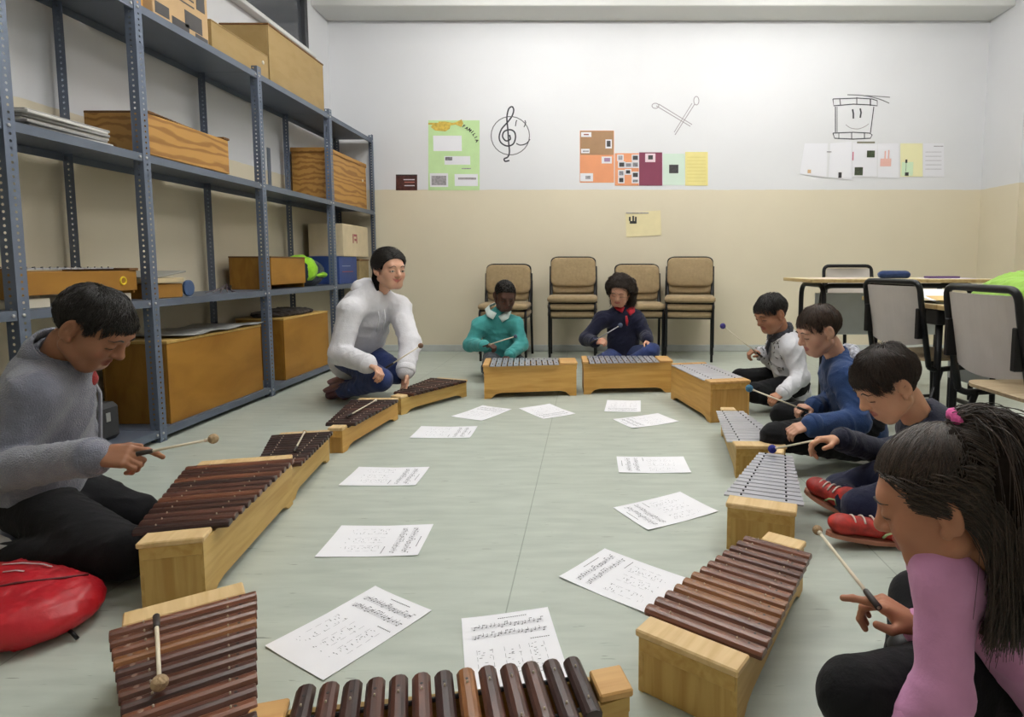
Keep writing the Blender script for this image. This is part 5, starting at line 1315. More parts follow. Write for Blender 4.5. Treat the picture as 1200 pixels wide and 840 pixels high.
for k in range(4): MB().tube([(-.05 + .03*k, -.09 + .02*k, .004), (.0 + .01*k, -.02, .03 + .008*k), (.02, .08 - .01*k, .006)], .003, 6).build('rod', mat('dark_rod', srgb(74, 58, 62), .4), f)
M_LIME = fabric('lime_fabric', (140, 196, 44), bump=.3); M_NAVYBAG = fabric('navy_bag_fabric', (36, 48, 62))
f = thing('sports_bag', 'lime green and dark blue sports bag on the third shelf', 'bag', (-2.23, 4.74, L1_))
Fb = Field((-2.42, 4.45, L1_ - .01), (-2.03, 5.04, L1_ + .30), .008); Fb.ell((-2.22, 4.74, L1_ + .10), (.13, .22, .115), None, .02); Fb.ell((-2.2, 4.58, L1_ + .12), (.11, .09, .10), None, .05); Fb.wrinkle(.006, 22, 3); Fb.half((0, 0, L1_ + .002), (0, 0, -1)); field_obj('pouch', Fb, M_NAVYBAG, f, 1)
Fb = Field((-2.42, 4.45, L1_ - .01), (-2.03, 5.04, L1_ + .32), .008); Fb.ell((-2.20, 4.62, L1_ + .125), (.135, .115, .112), None, .02); Fb.wrinkle(.006, 22, 5); Fb.half((0, 0, L1_ + .045), (0, 0, -1)); field_obj('flap', Fb, M_LIME, f, 1)
Fb = Field((-2.42, 4.45, L1_ - .01), (-2.03, 5.04, L1_ + .32), .008); Fb.ell((-2.215, 4.78, L1_ + .085), (.14, .185, .040), None, .02); Fb.wrinkle(.004, 22, 6); field_obj('trim_band', Fb, M_LIME, f, 1)
f = thing('storage_box', 'dark blue printed box at the far end of the third shelf', 'box', (-2.24, 5.34, L1_))
MB().box((-.13, -.20, 0), (.13, .19, .235), .003).build('carton', mat('blue_carton', srgb(40, 66, 126), .5, var=.12), f); MB().box((.13, -.14, .10), (.1312, .10, .108)).build('print', mat('red_print', srgb(150, 70, 80), .6), f); MB().box((.13, -.14, .15), (.1312, .04, .156)).build('print', mat('pale_print', srgb(150, 160, 190), .6), f)
f = thing('cardboard_box', 'cream cardboard carton with a red mark sitting on the blue box', 'box', (-2.25, 5.46, L1_ + .236))
MB().box((-.15, -.24, 0), (.15, .34, .28), .004).build('carton', mat('cream_carton', srgb(206, 190, 158), .8, var=.06), f)
for (a, b_, z0, z1) in ((-.03, -.01, .12, .20), (0, .05, .18, .20), (.01, .05, .14, .16), (.055, .07, .12, .20)): MB().box((.15, a, z0), (.1512, b_, z1)).build('print', mat('red_print', srgb(150, 70, 80), .6), f)
f = thing('wooden_box', 'small brown box wedged beside the blue box on the third shelf', 'box', (-2.20, 5.68, L1_)); MB().box((-.12, -.11, 0), (.10, .12, .20), .003).build('carton', mat('olive_carton', srgb(150, 130, 90), .7, var=.2), f); MB().box((-.125, -.115, .2), (.105, .125, .214), .003).build('lid', DARKLID, f)
# bottom shelf
crate('wooden_box', 'long honey wooden chest with a grey sheet on top, bottom shelf', -2.40, -2.075, 2.955, 3.81, L0, .475, HONEY2, .014, PINE, .003, cat='chest')
gs = Field((-2.45, 3.05, .46), (-2.02, 3.90, .52), .006); gs.cone((-2.24, 3.20, .486), (-2.24, 3.74, .486), .16, .16, .002, flat=.03, fax=V3(0, 0, 1)); gs.wrinkle(.004, 14, 8)
mb = MB(); n = 10
for i in range(n + 1):
    for j in (0, 1, 2): mb.v.append((-2.41 + .175*j, 3.06 + .76*i/n, .4775 + .008 + .006*math.sin(i*1.7 + j) + (.004 if j == 2 else 0)))
mb.f = [(i*3+j, i*3+j+1, (i+1)*3+j+1, (i+1)*3+j) for i in range(n) for j in range(2)]
f = mb.build('plastic_sheet', mat('grey_sheet', srgb(140, 140, 138), .4, var=.08), None, True); sf = f.modifiers.new('thick', 'SOLIDIFY'); sf.thickness = .004; tag(f, 'crumpled grey sheet lying on the long honey chest', 'sheet')
crate('wooden_box', 'tall golden wooden chest behind the woman, bottom shelf', -2.40, -2.075, 4.10, 4.80, L0, .485, HONEY2, .012, PINE, .003, cat='chest')
f = thing('folded_cloth', 'dark brown folded cloth on top of the tall golden chest', 'cloth', (-2.24, 4.36, .486))
Fb = Field((-2.42, 4.05, .478), (-2.05, 4.82, .58), .008); Fb.ell((-2.24, 4.42, .50), (.15, .34, .035), None, .02); Fb.wrinkle(.010, 20, 9); Fb.half((0, 0, .487), (0, 0, -1)); field_obj('cloth', Fb, fabric('brown_cloth', (52, 44, 38)), f, 1)
f = thing('instrument_case', 'black case with steel clasps standing behind the boy in grey, bottom shelf', 'case', (-2.25, 2.58, L0))
MB().box((-.13, -.16, 0), (.10, .16, .17), .02).build('case', mat('black_case', (.03, .03, .032), .6), f)
for yy in (-.08, .08): MB().box((.10, yy - .012, .09), (.104, yy + .012, .13), .001).build('clasp', M_BOLT, f)
# ------------------------------------------------------------------ stacked upholstered chairs
M_UPH = fabric('beige_upholstery', (152, 132, 100), var=.1, bump=.3, scale=40); M_TUBE_B = mat('black_tube', (.006, .006, .007), .4, spec=.35)
def pad_mesh(w, d, th, r, m, bend=0.0):
    """rounded cushion in the xy plane"""
    out = rrect(w, d, r, 5); n = len(out); mb = MB(); rings = [(.93, -th*.5), (1, -th*.25), (1, th*.2), (.95, th*.42), (.80, th*.5), (.4, th*.54)]
    for (k, z) in rings:
        for (x, y) in out: mb.v.append((x*(k if k < 1 else 1), y*(k if k < 1 else 1), z + bend*((x/(w/2))**2)))
    for i in range(len(rings) - 1): mb.f += [(i*n+j, i*n+(j+1) % n, (i+1)*n+(j+1) % n, (i+1)*n+j) for j in range(n)]
    mb.f.append(tuple(range(n))[::-1]); mb.f.append(tuple(range((len(rings)-1)*n, len(rings)*n)))
    me = mb.mesh(True); me.materials.append(m); return me
SEAT = pad_mesh(.44, .41, .055, .06, M_UPH); BACKP = pad_mesh(.415, .27, .04, .06, M_UPH, .018)
def make_chair(label, loc, rz, group):
    """faces local -y"""
    t = thing('stacking_chair', label, 'chair', loc, rz, group)
    shared('seat', SEAT, t, (0, -.02, .415)); shared('backrest', BACKP, t, (0, .225, .645), (math.radians(82), 0, 0))
    for q in (-1, 1):
        MB().tube(fillet([(q*.20, -.20, 0), (q*.20, -.19, .385), (q*.20, .15, .375), (q*.205, .235, .60)], .05), .0115, 10).build('front_leg', M_TUBE_B, t, True)
        MB().tube(fillet([(q*.215, .26, 0), (q*.212, .20, .36), (q*.212, .235, .56), (q*.212, .262, .70)], .05), .0115, 10).build('rear_leg', M_TUBE_B, t, True)
    MB().tube(fillet([(-.205, .245, .56), (-.205, .268, .765), (-.16, .270, .785), (.16, .270, .785), (.205, .268, .765), (.205, .245, .56)], .05), .008, 8).build('back_rim', M_TUBE_B, t, True)
    MB().tube([(-.20, -.17, .383), (.20, -.17, .383)], .010, 8).build('crossbar', M_TUBE_B, t, True)
    MB().box((-.20, -.19, .382), (.20, .16, .390), .003).build('seat_pan', M_TUBE_B, t)
    return t
def stack(x, y, rz, n, where):
    names = {2: ['lower', 'upper'], 3: ['bottom', 'middle', 'top']}[n]
    for k in range(n):
        make_chair('beige padded chair, %s of %s stacked %s' % (names[k], {2: 'two', 3: 'three'}[n], where), (x - math.sin(rz)*-.0, y - .022*k*math.cos(rz), .067*k), rz, 'beige stacking chairs by the back wall')
stack(-.755, 5.50, 0, 2, 'behind the boy in turquoise')
stack(-.145, 5.50, 0, 3, 'between the turquoise boy and the navy girl')
stack(.455, 5.52, 0, 2, 'behind the girl in navy')
stack(.905, 5.47, -.16, 3, 'nearest the boy in white')

# ------------------------------------------------------------------ school desks and chairs on the right
M_TOPW = wood('birch_desktop', srgb(220, 206, 170), srgb(206, 188, 148), .4, stretch=(8, 1.2, 8)); M_EDGE = wood('oak_edge', srgb(196, 172, 122), srgb(172, 144, 96), .5, stretch=(8, 1.2, 8))
M_GREYP = mat('grey_panel', srgb(196, 200, 202), .5, var=.05); M_BACKP = mat('greige_plastic_back', srgb(192, 185, 178), .5, var=.04); M_SEATW = wood('pale_seat_ply', srgb(200, 180, 148), srgb(184, 160, 124), .45)
def desk(label, x0, x1, y0, y1, z, tray=True, panel=None):
    t = thing('school_desk', label, 'desk', ((x0+x1)/2, (y0+y1)/2, 0), group='school desks'); w, d = (x1-x0)/2, (y1-y0)/2
    MB().box((-w, -d, z-.022), (w, d, z), .004).build('desktop', M_TOPW, t)
    for (a, b_, c, e) in ((-w-.006, -d-.006, -w, d+.006), (w, -d-.006, w+.006, d+.006), (-w, -d-.006, w, -d), (-w, d, w, d+.006)): MB().box((a, b_, z-.023), (c, e, z-.001), .002).build('edge_strip', M_EDGE, t)
    return t, w, d
# far desk: its long side faces the camera
t, w, d = desk('long pale desk with papers and a blue pencil case, farthest from the camera', 1.36, 2.50, 3.70, 4.22, .762)
for q in (-1, 1):
    MB().tube(fillet([(q*(w-.10), -d+.06, .0), (q*(w-.10), -d+.06, .722), (q*(w-.10), d-.06, .722), (q*(w-.10), d-.06, 0)], .09), .016, 10).build('leg_frame', M_TUBE_B, t, True)
MB().tube(fillet([(-(w-.10), -d+.10, .60), (-(w-.11), -d+.10, .718), ((w-.11), -d+.10, .718), (w-.10, -d+.10, .60)], .08), .016, 10).build('top_rail', M_TUBE_B, t, True)
MB().box((-w+.16, d-.16, .38), (w-.16, d-.145, .66), .003).build('modesty_panel', M_GREYP, t)
# near desks in a row, their end towards the camera
for (lab, y0, y1) in (('low pale desk with an open folder behind the first white-backed chair', 2.72, 3.44), ('low pale desk with the green cloth, beside the second white-backed chair', 1.95, 2.69)):
    t, w, d = desk(lab, 1.56, 2.10, y0, y1, .672)
    MB().box((-w+.02, -d+.02, .575), (w-.02, d-.02, .645), .004).build('book_tray', mat('black_tray', (.018, .018, .02), .5), t)
    for sx in (-1, 1):
        for sy in (-1, 1): MB().tube([(sx*(w-.05), sy*(d-.05), 0), (sx*(w-.05), sy*(d-.05), .575)], .016, 10).build('leg', M_TUBE_B, t, True)
        MB().tube([(sx*(w-.05), -(d-.05), .10), (sx*(w-.05), d-.05, .10)], .013, 8).build('stretcher', M_TUBE_B, t, True)
    MB().box((w-.085, -d+.07, .22), (w-.07, d-.07, .575), .003).build('modesty_panel', M_GREYP, t)
def school_chair(label, loc, rz, top=.77, seat=.41):
    """faces local +x"""
    t = thing('school_chair', label, 'chair', loc, rz, 'white-backed school chairs')
    # back panel, slightly curved
    mb = MB(); n = 10; hw = .168
    for i in range(n + 1):
        y = -hw + 2*hw*i/n; cx = -.222 + .022*(1-(y/hw)**2)*-1 + .0
        for (z, o) in ((top-.285 - .022*(1-(y/hw)**2), .045), (top-.02, .0)):
            mb.v += [(cx + o - .004, y, z), (cx + o + .004, y, z)]
    for i in range(n):
        a, b_ = i*4, (i+1)*4; mb.f += [(a, a+2, b_+2, b_), (a+1, b_+1, b_+3, a+3), (a, b_, b_+1, a+1), (a+2, a+3, b_+3, b_+2)]
    mb.f += [(0, 1, 3, 2), (n*4, n*4+2, n*4+3, n*4+1)]
    mb.build('backrest', M_BACKP, t, False)
    MB().tube(fillet([(-.16, -.19, seat-.03), (-.215, -.187, top-.09), (-.226, -.185, top), (-.226, .185, top), (-.215, .187, top-.09), (-.16, .19, seat-.03)], .06), .0135, 10).build('back_frame', M_TUBE_B, t, True)
    for q in (-1, 1):
        MB().box((-.226, q*.176-.011, top-.26), (-.184, q*.176+.011, top-.12), .003).build('bracket', M_TUBE_B, t)
        MB().tube(fillet([(-.16, q*.19, seat-.03), (-.13, q*.19, seat-.045), (.20, q*.185, seat-.03), (.215, q*.185, 0)], .05), .0125, 10).build('front_leg', M_TUBE_B, t, True)
        MB().tube([(-.09, q*.188, seat-.04), (-.21, q*.19, 0)], .0125, 10).build('rear_leg', M_TUBE_B, t, True)
        MB().tube([(-.17, q*.19, .15), (.21, q*.185, .15)], .009, 8).build('stretcher', M_TUBE_B, t, True)
    mb = MB(); out = rrect(.36, .36, .05, 4); k = len(out)
    mb.v = [(x, y, seat-.028 + .01*(abs(y)/.18)**2) for x, y in out] + [(x, y, seat-.016 + .01*(abs(y)/.18)**2) for x, y in out]; mb.f = [tuple(range(k))[::-1], tuple(range(k, 2*k))] + [(i, (i+1) % k, k+(i+1) % k, k+i) for i in range(k)]
    s = mb.build('seat', M_SEATW, t); s.location = (.03, 0, .012)
    return t
school_chair('white-backed school chair with black tube frame behind the blue boy', (1.68, 2.98, 0), .22)
school_chair('white-backed school chair with black tube frame nearest the green cloth', (1.57, 2.09, 0), .02)
school_chair('school chair standing behind the far desk, only its rail showing', (2.02, 4.52, 0), -math.pi/2, .84, .45)
school_chair('school chair pushed under the low desks from the wall side', (2.38, 2.52, 0), math.pi)
# things on the desks
def flat_sheet(name, label, c, w, h, a, m, cat='paper', th=.0012, group=None):
    o = MB().box((-w/2, -h/2, 0), (w/2, h/2, th)).build(name, m); o.location = c; o.rotation_euler = (0, 0, a); return tag(o, label, cat, group)
flat_sheet('paper_sheet', 'pinkish sheet of paper at the near corner of the far desk', (1.60, 3.92, .7625), .30, .21, .2, mat('pinkish_paper', srgb(226, 206, 202), .7))
flat_sheet('paper_sheet', 'lilac sheet of paper at the far end of the far desk', (2.30, 3.90, .7625), .30, .21, -.2, mat('lilac_paper', srgb(206, 196, 216), .7))
f = MB().box((-.10, -.035, 0), (.10, .035, .012), .004).build('booklet', mat('plum_booklet', srgb(98, 62, 110), .5)); f.location = (2.28, 3.92, .764); tag(f, 'thin plum booklet lying on the lilac sheet', 'booklet')
f = thing('pencil_case', 'dark blue pencil case on the far desk', 'pencil case', (1.97, 3.92, .762)); Fb = Field((1.80, 3.84, .75), (2.14, 4.0, .84), .005); Fb.cone((1.90, 3.92, .785), (2.04, 3.92, .785), .035, .035, .01, flat=.75, fax=V3(0, 0, 1)); Fb.wrinkle(.002, 40, 2); Fb.half((0, 0, .7625), (0, 0, -1)); field_obj('pouch', Fb, fabric('blue_pouch', (34, 52, 92)), f, 1); MB().tube([(-.07, 0, .049), (.07, 0, .049)], .002, 6).build('zip', M_BOLT, f)
f = thing('open_folder', 'open folder of yellow and white sheets leaning on the low desk', 'folder', (1.66, 2.90, .672))
MB().box((-.11, -.16, 0), (.11, .16, .003)).xf(Matrix.Translation((.02, -.0, .004)) @ Matrix.Rotation(-.06, 4, 'X')).build('cover', mat('black_cover', (.02, .02, .022), .5), f)
MB().box((-.10, -.15, 0), (.10, .15, .002)).xf(Matrix.Translation((.02, 0, .030)) @ Matrix.Rotation(.16, 4, 'X')).build('white_sheet', M_PAPER, f)
MB().box((-.06, -.15, 0), (.06, -.02, .001)).xf(Matrix.Translation((.0, 0, .033)) @ Matrix.Rotation(.16, 4, 'X')).build('yellow_sheet', mat('yellow_print', srgb(230, 196, 130), .7), f)
f = thing('green_cloth', 'bright green cloth heaped on the low desk', 'cloth', (1.84, 2.42, .672))
Fb = Field((1.56, 2.02, .66), (2.12, 2.70, .86), .008); Fb.ell((1.80, 2.44, .69), (.21, .24, .13), None, .02); Fb.ell((1.70, 2.30, .68), (.12, .16, .12), None, .05); Fb.wrinkle(.012, 13, 4); Fb.half((0, 0, .6735), (0, 0, -1)); field_obj('cloth', Fb, fabric('green_cloth', (142, 184, 76), bump=.2), f, 1)

# ------------------------------------------------------------------ red bag
M_RED = mat('red_nylon', srgb(176, 22, 34), .38, var=.12, scale=9, bump=.25, bscale=30, spec=.5)
f = thing('drawstring_bag', 'red nylon bag with white print lying on the floor by the kneeling boy', 'bag', (-1.28, 1.36, 0))
Fb = Field((-1.72, 1.10, -.01), (-1.02, 1.72, .26), .0055)
Fb.ell((-1.40, 1.36, .052), (.20, .15, .058), None, .02); Fb.ell((-1.27, 1.35, .045), (.11, .12, .05), None, .05); Fb.ell((-1.42, 1.38, .075), (.12, .10, .05), None, .05)
Fb.wrinkle(.004, 20, 12); Fb.wrinkle(.002, 45, 13); Fb.half((0, 0, .002), (0, 0, -1)); fo = field_obj('bag_body', Fb, M_RED, f, 1)
bv = np.zeros(len(fo.data.vertices)*3, np.float32); fo.data.vertices.foreach_get('co', bv); bv = bv.reshape(-1, 3)
def on_bag(x, y):
    k = np.argmin((bv[:, 0]-x)**2 + (bv[:, 1]-y)**2 - bv[:, 2]*.02); return V3(x, y, bv[k, 2] + .002)
M_WPRINT = mat('white_bag_print', (.6, .45, .46), .6); M_DKPATCH = mat('dark_red_seam', srgb(84, 14, 20), .6)
for (pts) in ([(-.13, .04), (-.10, .06), (-.06, .07), (-.03, .06)], [(-.16, .0), (-.13, .02)], [(-.10, .01), (-.08, .02), (-.06, .02)]):
    MB().tube([on_bag(*p) for p in pts], .0028, 5, flat=.5).build('print', M_WPRINT, f, True)
MB().tube([on_bag(*p) for p in ((-.20, -.08), (-.12, -.07), (-.04, -.02), (.02, .03), (.05, .07))], .003, 5).build('seam', M_DKPATCH, f, True)
MB().tube([V3(.085, -.04, .02), V3(.105, -.05, .018), V3(.122, -.055, .006)], .0045, 6).build('drawcord', M_TUBE_B, f, True)
# ------------------------------------------------------------------ drawings, posters and papers on the back wall
YW = BACK_Y - .001
def wp(x, y): p = at(x, y, YW); return np.array([p[0], p[2]])
def ribbon(mb, pts, w):
    """flat inked line on the wall, pts in photo pixels"""
    P = [wp(*p) for p in pts]; n = len(P); k = len(mb.v)
    for i in range(n):
        d = P[min(i+1, n-1)] - P[max(i-1, 0)]; d = d/(np.linalg.norm(d)+1e-9); q = np.array([-d[1], d[0]])*w/2
        for s in (1, -1): mb.v.append((P[i][0]+s*q[0], YW - .0006, P[i][1]+s*q[1]))
    mb.f += [(k+2*i, k+2*i+1, k+2*i+3, k+2*i+2) for i in range(n-1)]
def smooth_line(pts, n=8):
    pts = [np.array(p, float) for p in pts]; out = []
    for i in range(len(pts)-1):
        a, b, c, d = pts[max(i-1, 0)], pts[i], pts[i+1], pts[min(i+2, len(pts)-1)]
        for k in range(n):
            t = k/n; out.append(.5*((2*b) + (-a+c)*t + (2*a-5*b+4*c-d)*t*t + (-a+3*b-3*c+d)*t**3))
    out.append(pts[-1]); return out
INK = mat('marker_ink', (.035, .035, .045), .6); INK_L = mat('faint_pencil', (.34, .31, .33), .7); INK_M = mat('grey_pencil', (.15, .15, .16), .7)
def drawing(label, strokes, cat='drawing'):
    t = thing('wall_drawing', label, cat, (*wp(*strokes[0][1][0])[:1], YW, wp(*strokes[0][1][0])[1]))
    for (nm, pts, w, m, sm) in strokes:
        mb = MB(); ribbon(mb, smooth_line(pts) if sm else pts, w*1.3); mb.build(nm, m, t, False, True)
    return t
E_ = lambda cx, cy, rx, ry, a0=0, a1=360, n=26: [(cx + rx*math.cos(math.radians(a0+(a1-a0)*i/n)), cy + ry*math.sin(math.radians(a0+(a1-a0)*i/n))) for i in range(n+1)]
def fix(strokes): return [(s[0], s[1], s[2], s[3], s[4]) for s in strokes]
clef = [('clef', [(597, 188), (592, 189), (591, 186), (595, 184), (597, 178), (596, 166), (595, 150), (594, 138), (596, 128), (600, 125), (602, 129), (600, 136), (595, 143), (588, 151), (585, 160), (587, 167), (594, 171), (601, 169), (604, 162), (603, 155), (598, 152), (591, 154), (589, 160), (593, 165), (598, 163), (597, 158)], .011, INK, True),
        ('circle', E_(598, 159, 22.5, 22.5), .007, INK_M, False), ('eye', [(604, 148), (605, 142), (606, 141)], .007, INK, True), ('eye', [(614, 149), (616, 144), (615, 141)], .007, INK, True), ('smile', [(605, 168), (610, 170), (617, 168), (621, 163)], .008, INK, True)]
drawing('treble clef with a smiling round face drawn on the wall in marker', clef)
drawing('crossed mallets drawn faintly in pencil on the wall', [('stick', [(769, 124), (809, 148)], .006, INK_L, False), ('stick', [(772, 122), (811, 146)], .006, INK_L, False), ('stick', [(814, 122), (791, 158)], .006, INK_L, False), ('stick', [(811, 121), (790, 155)], .005, INK_L, False), ('head', E_(768, 124, 4, 3), .006, INK_L, False), ('head', E_(816, 118, 3, 5), .006, INK_L, False)])
drawing('drum with a smiling face drawn on the wall in marker', [
    ('rim', [(976, 116), (1005, 115), (1022, 116), (1028, 118), (1028, 124), (1020, 123), (1000, 122), (977, 124), (976, 116)], .007, INK, False), ('rim', [(976, 156), (1000, 155), (1019, 156), (1022, 158), (1020, 162), (1000, 163), (978, 162), (976, 156)], .007, INK, False),
    ('side', [(979, 125), (979, 155)], .007, INK, False), ('side', [(981, 125), (981, 155)], .005, INK_M, False), ('side', [(1024, 125), (1020, 156)], .007, INK, False), ('lug', [(984, 115), (985, 124)], .008, INK_M, False), ('lug', [(1004, 114), (1004, 123)], .008, INK_M, False), ('lug', [(1020, 116), (1020, 124)], .009, INK, False), ('lug', [(983, 155), (983, 163)], .006, INK_M, False), ('lug', [(998, 155), (998, 163)], .008, INK_M, False), ('lug', [(1013, 155), (1013, 163)], .008, INK_M, False),
    ('eye', [(999, 128), (1000, 133), (1000, 139)], .012, INK, False), ('eye', [(1008, 127), (1009, 132), (1008, 138)], .012, INK, False), ('smile', [(991, 146), (997, 150), (1006, 151), (1014, 148), (1018, 145)], .005, INK_L, True), ('drumstick', [(993, 111), (1012, 112), (1030, 116), (1042, 121)], .007, INK_M, True), ('drumstick', [(1014, 112), (1030, 113), (1043, 114)], .006, INK_M, True)])
mk = lambda px0, px1, py0, py1: (*wp(px0, py1), *wp(px1, py0))
def poster(name, label, q, m, pieces=(), cat='poster', group=None, curl=0.0):
    """q: pixel quad or (x0,y0,x1,y1); pieces: (name, x0,y0,x1,y1, material)"""
    if len(q) == 4 and not hasattr(q[0], '__len__'): x0, y0, x1, y1 = q; q = [(x0, y0), (x1, y0), (x1, y1), (x0, y1)]
    P = [wp(*p) for p in q]; c = sum(P)/4
    t = thing(name, label, cat, (c[0], YW, c[1]), group=group)
    mb = MB(); n = 6                             # sheet grid, lower edge lifts slightly off the wall
    for j in range(n+1):
        for i in range(n+1):
            u, v = i/n, j/n; p = (P[0]*(1-u) + P[1]*u)*(1-v) + (P[3]*(1-u) + P[2]*u)*v
            mb.v.append((p[0], YW - .0018 - curl*v**2*(.4 + .6*u), p[1]))
    k = len(mb.v); mb.f = [(j*(n+1)+i, (j+1)*(n+1)+i, (j+1)*(n+1)+i+1, j*(n+1)+i+1) for j in range(n) for i in range(n)]
    mb.v += [(x, min(y + .0012, YW), z) for x, y, z in mb.v]; mb.f += [tuple(i+k for i in f)[::-1] for f in mb.f[:n*n]]
    rim = list(range(n+1)) + [j*(n+1)+n for j in range(1, n+1)] + [n*(n+1)+i for i in range(n-1, -1, -1)] + [j*(n+1) for j in range(n-1, 0, -1)]
    mb.f += [(rim[i-1], rim[i], rim[i]+k, rim[i-1]+k) for i in range(len(rim))]
    mb.build('sheet', m, t, False, True)
    for pc in pieces:
        nm, x0, y0, x1, y1, pm = pc[:6]; a, b_ = wp(x0, y1), wp(x1, y0); lift = .0019 + curl*.7 + (pc[6] if len(pc) > 6 else 0)
        MB().box((a[0], YW - lift - .0012, a[1]), (b_[0], YW - lift, b_[1])).build(nm, pm, t, False, True)
    return t
PW = mat('white_card', srgb(226, 226, 232), .7); PB = mat('dark_photo', srgb(44, 42, 44), .5, var=.6, scale=60); PG = mat('grey_photo', srgb(120, 118, 124), .5, var=.5, scale=60); PGR = mat('green_photo', srgb(52, 62, 40), .5, var=.6, scale=60)
BRASS = mat('trumpet_gold', srgb(196, 168, 70), .5, var=.25, scale=40); LET = mat('black_letters', (.03, .03, .03), .7); SKETCH = mat('sketch_grey', srgb(150, 146, 150), .7, var=.3, scale=50)
G = mat('mint_poster_green', srgb(188, 218, 160), .75, var=.03)
tp = poster('poster', 'green poster with a trumpet, letters and white cards pinned to the wall', (502, 141, 562, 223), G, [
    ('card', 508, 159, 541, 177, PW), ('card', 521, 183, 551, 193, PW), ('photo', 522, 184, 530, 188, PG, .0014), ('card', 504, 203, 525, 219, PW), ('sketch', 506, 206, 523, 217, SKETCH, .0014), ('card', 533, 204, 560, 218, PW), ('sketch', 537, 208, 558, 210.5, SKETCH, .0014), ('caption', 541, 197, 552, 198.2, SKETCH)])
def piece(t, nm, poly, m, lift=.0032, th=.0012):
    P = [wp(*p) for p in poly]; mb = MB(); mb.prism([(p[1], p[0]) for p in P], 1, YW - lift - th, YW - lift); return mb.build(nm, m, t, False, True)
piece(tp, 'trumpet', [(502, 144), (514, 144), (514, 142.5), (522, 142.5), (530, 144), (534, 143.5), (541, 140), (543, 144.5), (541, 149), (534, 146), (528, 147), (527, 151), (522, 154), (510, 153), (505, 149), (507, 146.5), (502, 146)], BRASS)
ang = [(543.5, 148), (547, 150.5), (550.5, 152.5), (553.5, 154.8), (555.5, 157.8), (557.5, 161), (558.8, 165)]
for i, (ch, (px, py)) in enumerate(zip('FAMILIA', ang)):
    cu = bpy.data.curves.new('letter', 'FONT'); cu.body = ch; cu.size = .040; cu.offset = .0016; cu.align_x = 'CENTER'; cu.align_y = 'CENTER'; cu.extrude = .0004
    tmp = bpy.data.objects.new('letter', cu); COL.objects.link(tmp); dg = bpy.context.evaluated_depsgraph_get(); me = bpy.data.meshes.new_from_object(tmp.evaluated_get(dg)); bpy.data.objects.remove(tmp)
    me.materials.clear(); me.materials.append(LET); p = wp(px, py); o = shared('letter', me, tp, (p[0]-tp.location.x, -.0042, p[1]-tp.location.z), (math.pi/2, math.radians(35 + 6*i), 0))
poster('small_poster', 'small dark brown and red picture beside the green poster', (464, 205, 489, 223), mat('dark_red_print', srgb(72, 34, 28), .5, var=.5, scale=30), [('strip', 464, 204.5, 489, 206, mat('dark_edge', (.03, .02, .02), .5)), ('lettering', 473, 210, 486, 211, PW), ('lettering', 474, 213, 486, 214, mat('pinkish_letter', srgb(190, 120, 110), .6)), ('lettering', 474, 217, 486, 218, PW)])
poster('poster', 'brown and orange poster with pasted cut-outs', (679.5, 153, 719.5, 214), mat('orange_card', srgb(222, 150, 108), .75, var=.03), [('brown_card', 680, 153.5, 719, 181.5, mat('kraft_card', srgb(158, 124, 92), .75, var=.06)), ('cutout', 681, 155, 693, 160.5, PW, .0014), ('drawing', 684, 157, 690, 158.5, mat('reddish_print', srgb(150, 90, 80), .6), .0028), ('cutout', 709.5, 163.5, 717, 174, PW, .0014), ('drawing', 711, 165, 715.5, 172, PB, .0028), ('cutout', 681, 174.5, 691, 179.5, PW, .0014), ('drawing', 683, 176.5, 690, 178, SKETCH, .0028), ('cutout', 705, 183.5, 717, 191.5, PW, .0001), ('drawing', 708, 185, 715, 189.5, mat('purple_sketch', srgb(150, 120, 150), .6), .0014), ('cutout', 680, 203, 695, 212.5, PW), ('drawing', 686, 206, 692, 210, SKETCH, .0014)])
ph = []
for i, (x, y, w, h, m) in enumerate(((724, 182, 6, 6, SKETCH), (741, 182, 7, 6, PB), (725, 190, 7, 6, PB), (733, 191, 7, 5, PG), (741, 190, 7, 6, PG), (733, 199, 6, 5, PB), (725, 200, 6, 6, PG), (741, 202, 7, 6, PB), (725, 208, 6, 6, PB), (741, 210, 7, 4, PG))):
    ph += [('card', x - .8, y - .8, x + w + .8, y + h + .8, PW), ('photo', x + .5, y + .5, x + w - .5, y + h - .5, m, .0014)]
poster('poster', 'orange sheet covered with small photos', (720.5, 179.5, 748.5, 217.5), mat('orange_card', srgb(222, 150, 108), .75), ph, curl=.002)
poster('poster', 'maroon sheet with one pale picture at its top', (749, 178.5, 776, 217.5), mat('maroon_card', srgb(122, 54, 78), .75, var=.04), [('card', 756, 180, 768, 190, mat('pink_card', srgb(226, 206, 214), .7)), ('drawing', 759.5, 182, 765, 187, PB, .0014)], curl=.004)
poster('poster', 'pale mint sheet with a small black picture', (777, 180, 802.5, 217), mat('mint_card', srgb(204, 222, 208), .75), [('photo', 784, 193, 795, 203, PB)])
poster('poster', 'yellow lined sheet at the end of the poster row', (803, 178, 829.5, 217.5), mat('yellow_card', srgb(230, 218, 146), .75, var=.03), [('line', 805, 184 + 4*i, 827, 184.4 + 4*i, mat('yellow_line', srgb(206, 190, 110), .7)) for i in range(8)], curl=.002)
poster('note', 'cream note with a black crown-like doodle below the posters', [(733, 249), (774, 246.5), (775, 275.5), (734, 278)], mat('cream_note', srgb(226, 214, 170), .75, var=.03), [('doodle', 738, 259, 746, 262, LET, .001), ('doodle', 737, 254, 739, 259, LET, .001), ('doodle', 741, 253, 743, 259, LET, .001), ('doodle', 744, 254, 746, 259, LET, .001), ('lettering', 733.5, 249, 760, 250.2, SKETCH, .001)], curl=.004)
GP = 'papers pinned below the drum drawing'
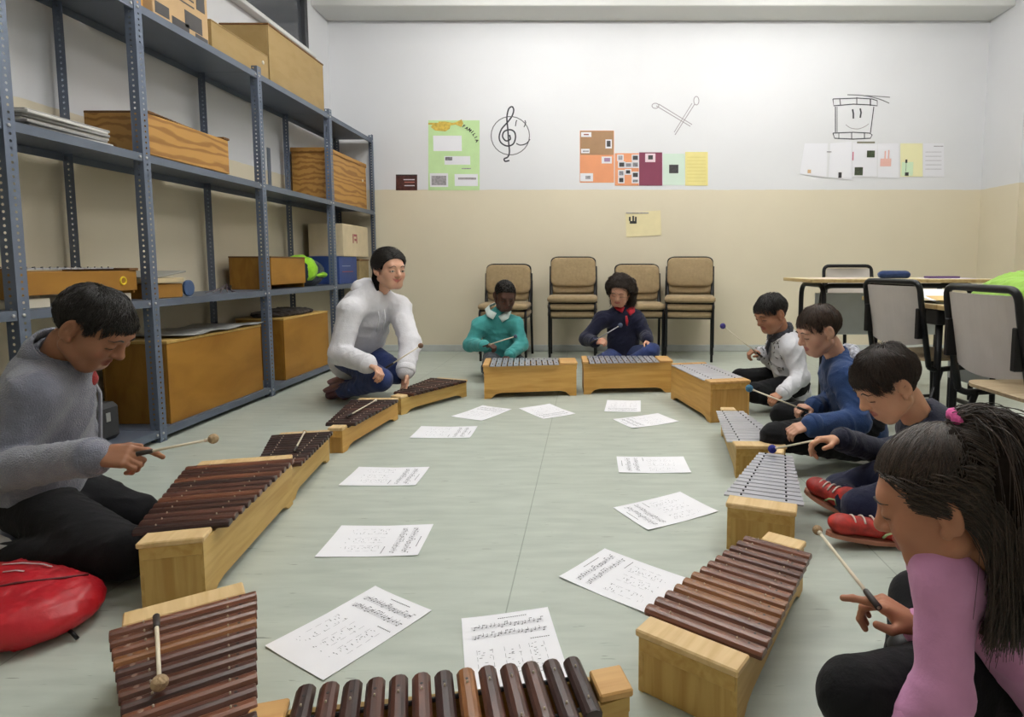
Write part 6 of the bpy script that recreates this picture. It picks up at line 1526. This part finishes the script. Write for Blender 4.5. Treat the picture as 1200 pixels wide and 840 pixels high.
poster('paper_sheet', 'crooked white sheet with a tiny figure, first below the drum drawing', [(943, 168), (970, 168), (968, 208), (937, 204)], PW, [('drawing', 946, 199, 950, 203, mat('tan_sketch', srgb(196, 160, 120), .7))], 'paper', GP, .010)
poster('paper_sheet', 'white sheet hanging lower with a small dark photo at its foot', [(973, 168), (998, 166), (998, 211), (971, 208)], PW, [('photo', 982, 202, 986, 208.5, PB), ('photo', 968.5, 177.5, 974, 178.6, SKETCH)], 'paper', GP, .008)
poster('paper_sheet', 'white sheet with two dark green photos and a pink strip', [(999, 167), (1028, 168), (1027, 207), (998.5, 207)], PW, [('photo', 1015.5, 176.5, 1025, 184.5, PGR), ('photo', 1001, 196, 1011, 205.5, PGR), ('strip', 998.5, 178, 1000.2, 188, mat('pink_strip', srgb(206, 120, 140), .6)), ('strip', 1004, 166, 1025, 168, mat('olive_strip', srgb(120, 118, 100), .6))], 'paper', GP, .004)
poster('paper_sheet', 'white sheet with a pinkish drawing', [(1028.5, 168), (1053, 168), (1053, 209), (1028.5, 208)], PW, [('drawing', 1031, 186, 1044, 195, mat('pale_pink_sketch', srgb(222, 176, 166), .7)), ('drawing', 1036, 177, 1038, 186, mat('pale_pink_sketch', srgb(222, 176, 166), .7)), ('drawing', 1040, 176, 1042, 186, mat('pale_pink_sketch', srgb(222, 176, 166), .7))], 'paper', GP, .006)
poster('paper_sheet', 'pale yellow and green sheet among the white papers', [(1055, 168), (1081, 168), (1081, 207), (1055, 207)], mat('pale_yellow_card', srgb(230, 226, 180), .75), [('green_patch', 1056, 190, 1070, 206, mat('pale_green_patch', srgb(206, 228, 196), .75)), ('drawing', 1060.5, 187, 1063, 191, LET, .0014), ('drawing', 1061, 191, 1061.8, 201, LET, .0014), ('photo', 1060, 202, 1064.5, 206, PB, .0014)], 'paper', GP, .003)
poster('paper_sheet', 'white written sheet at the end of the row, nearest the corner', [(1082, 168), (1106, 168), (1106, 207.5), (1081.5, 207)], PW, [('lettering', 1094, 171, 1105, 171.8, SKETCH)] + [('line', 1084, 178 + 5*i, 1103, 178.4 + 5*i, SKETCH) for i in range(5)], 'paper', GP, .004)
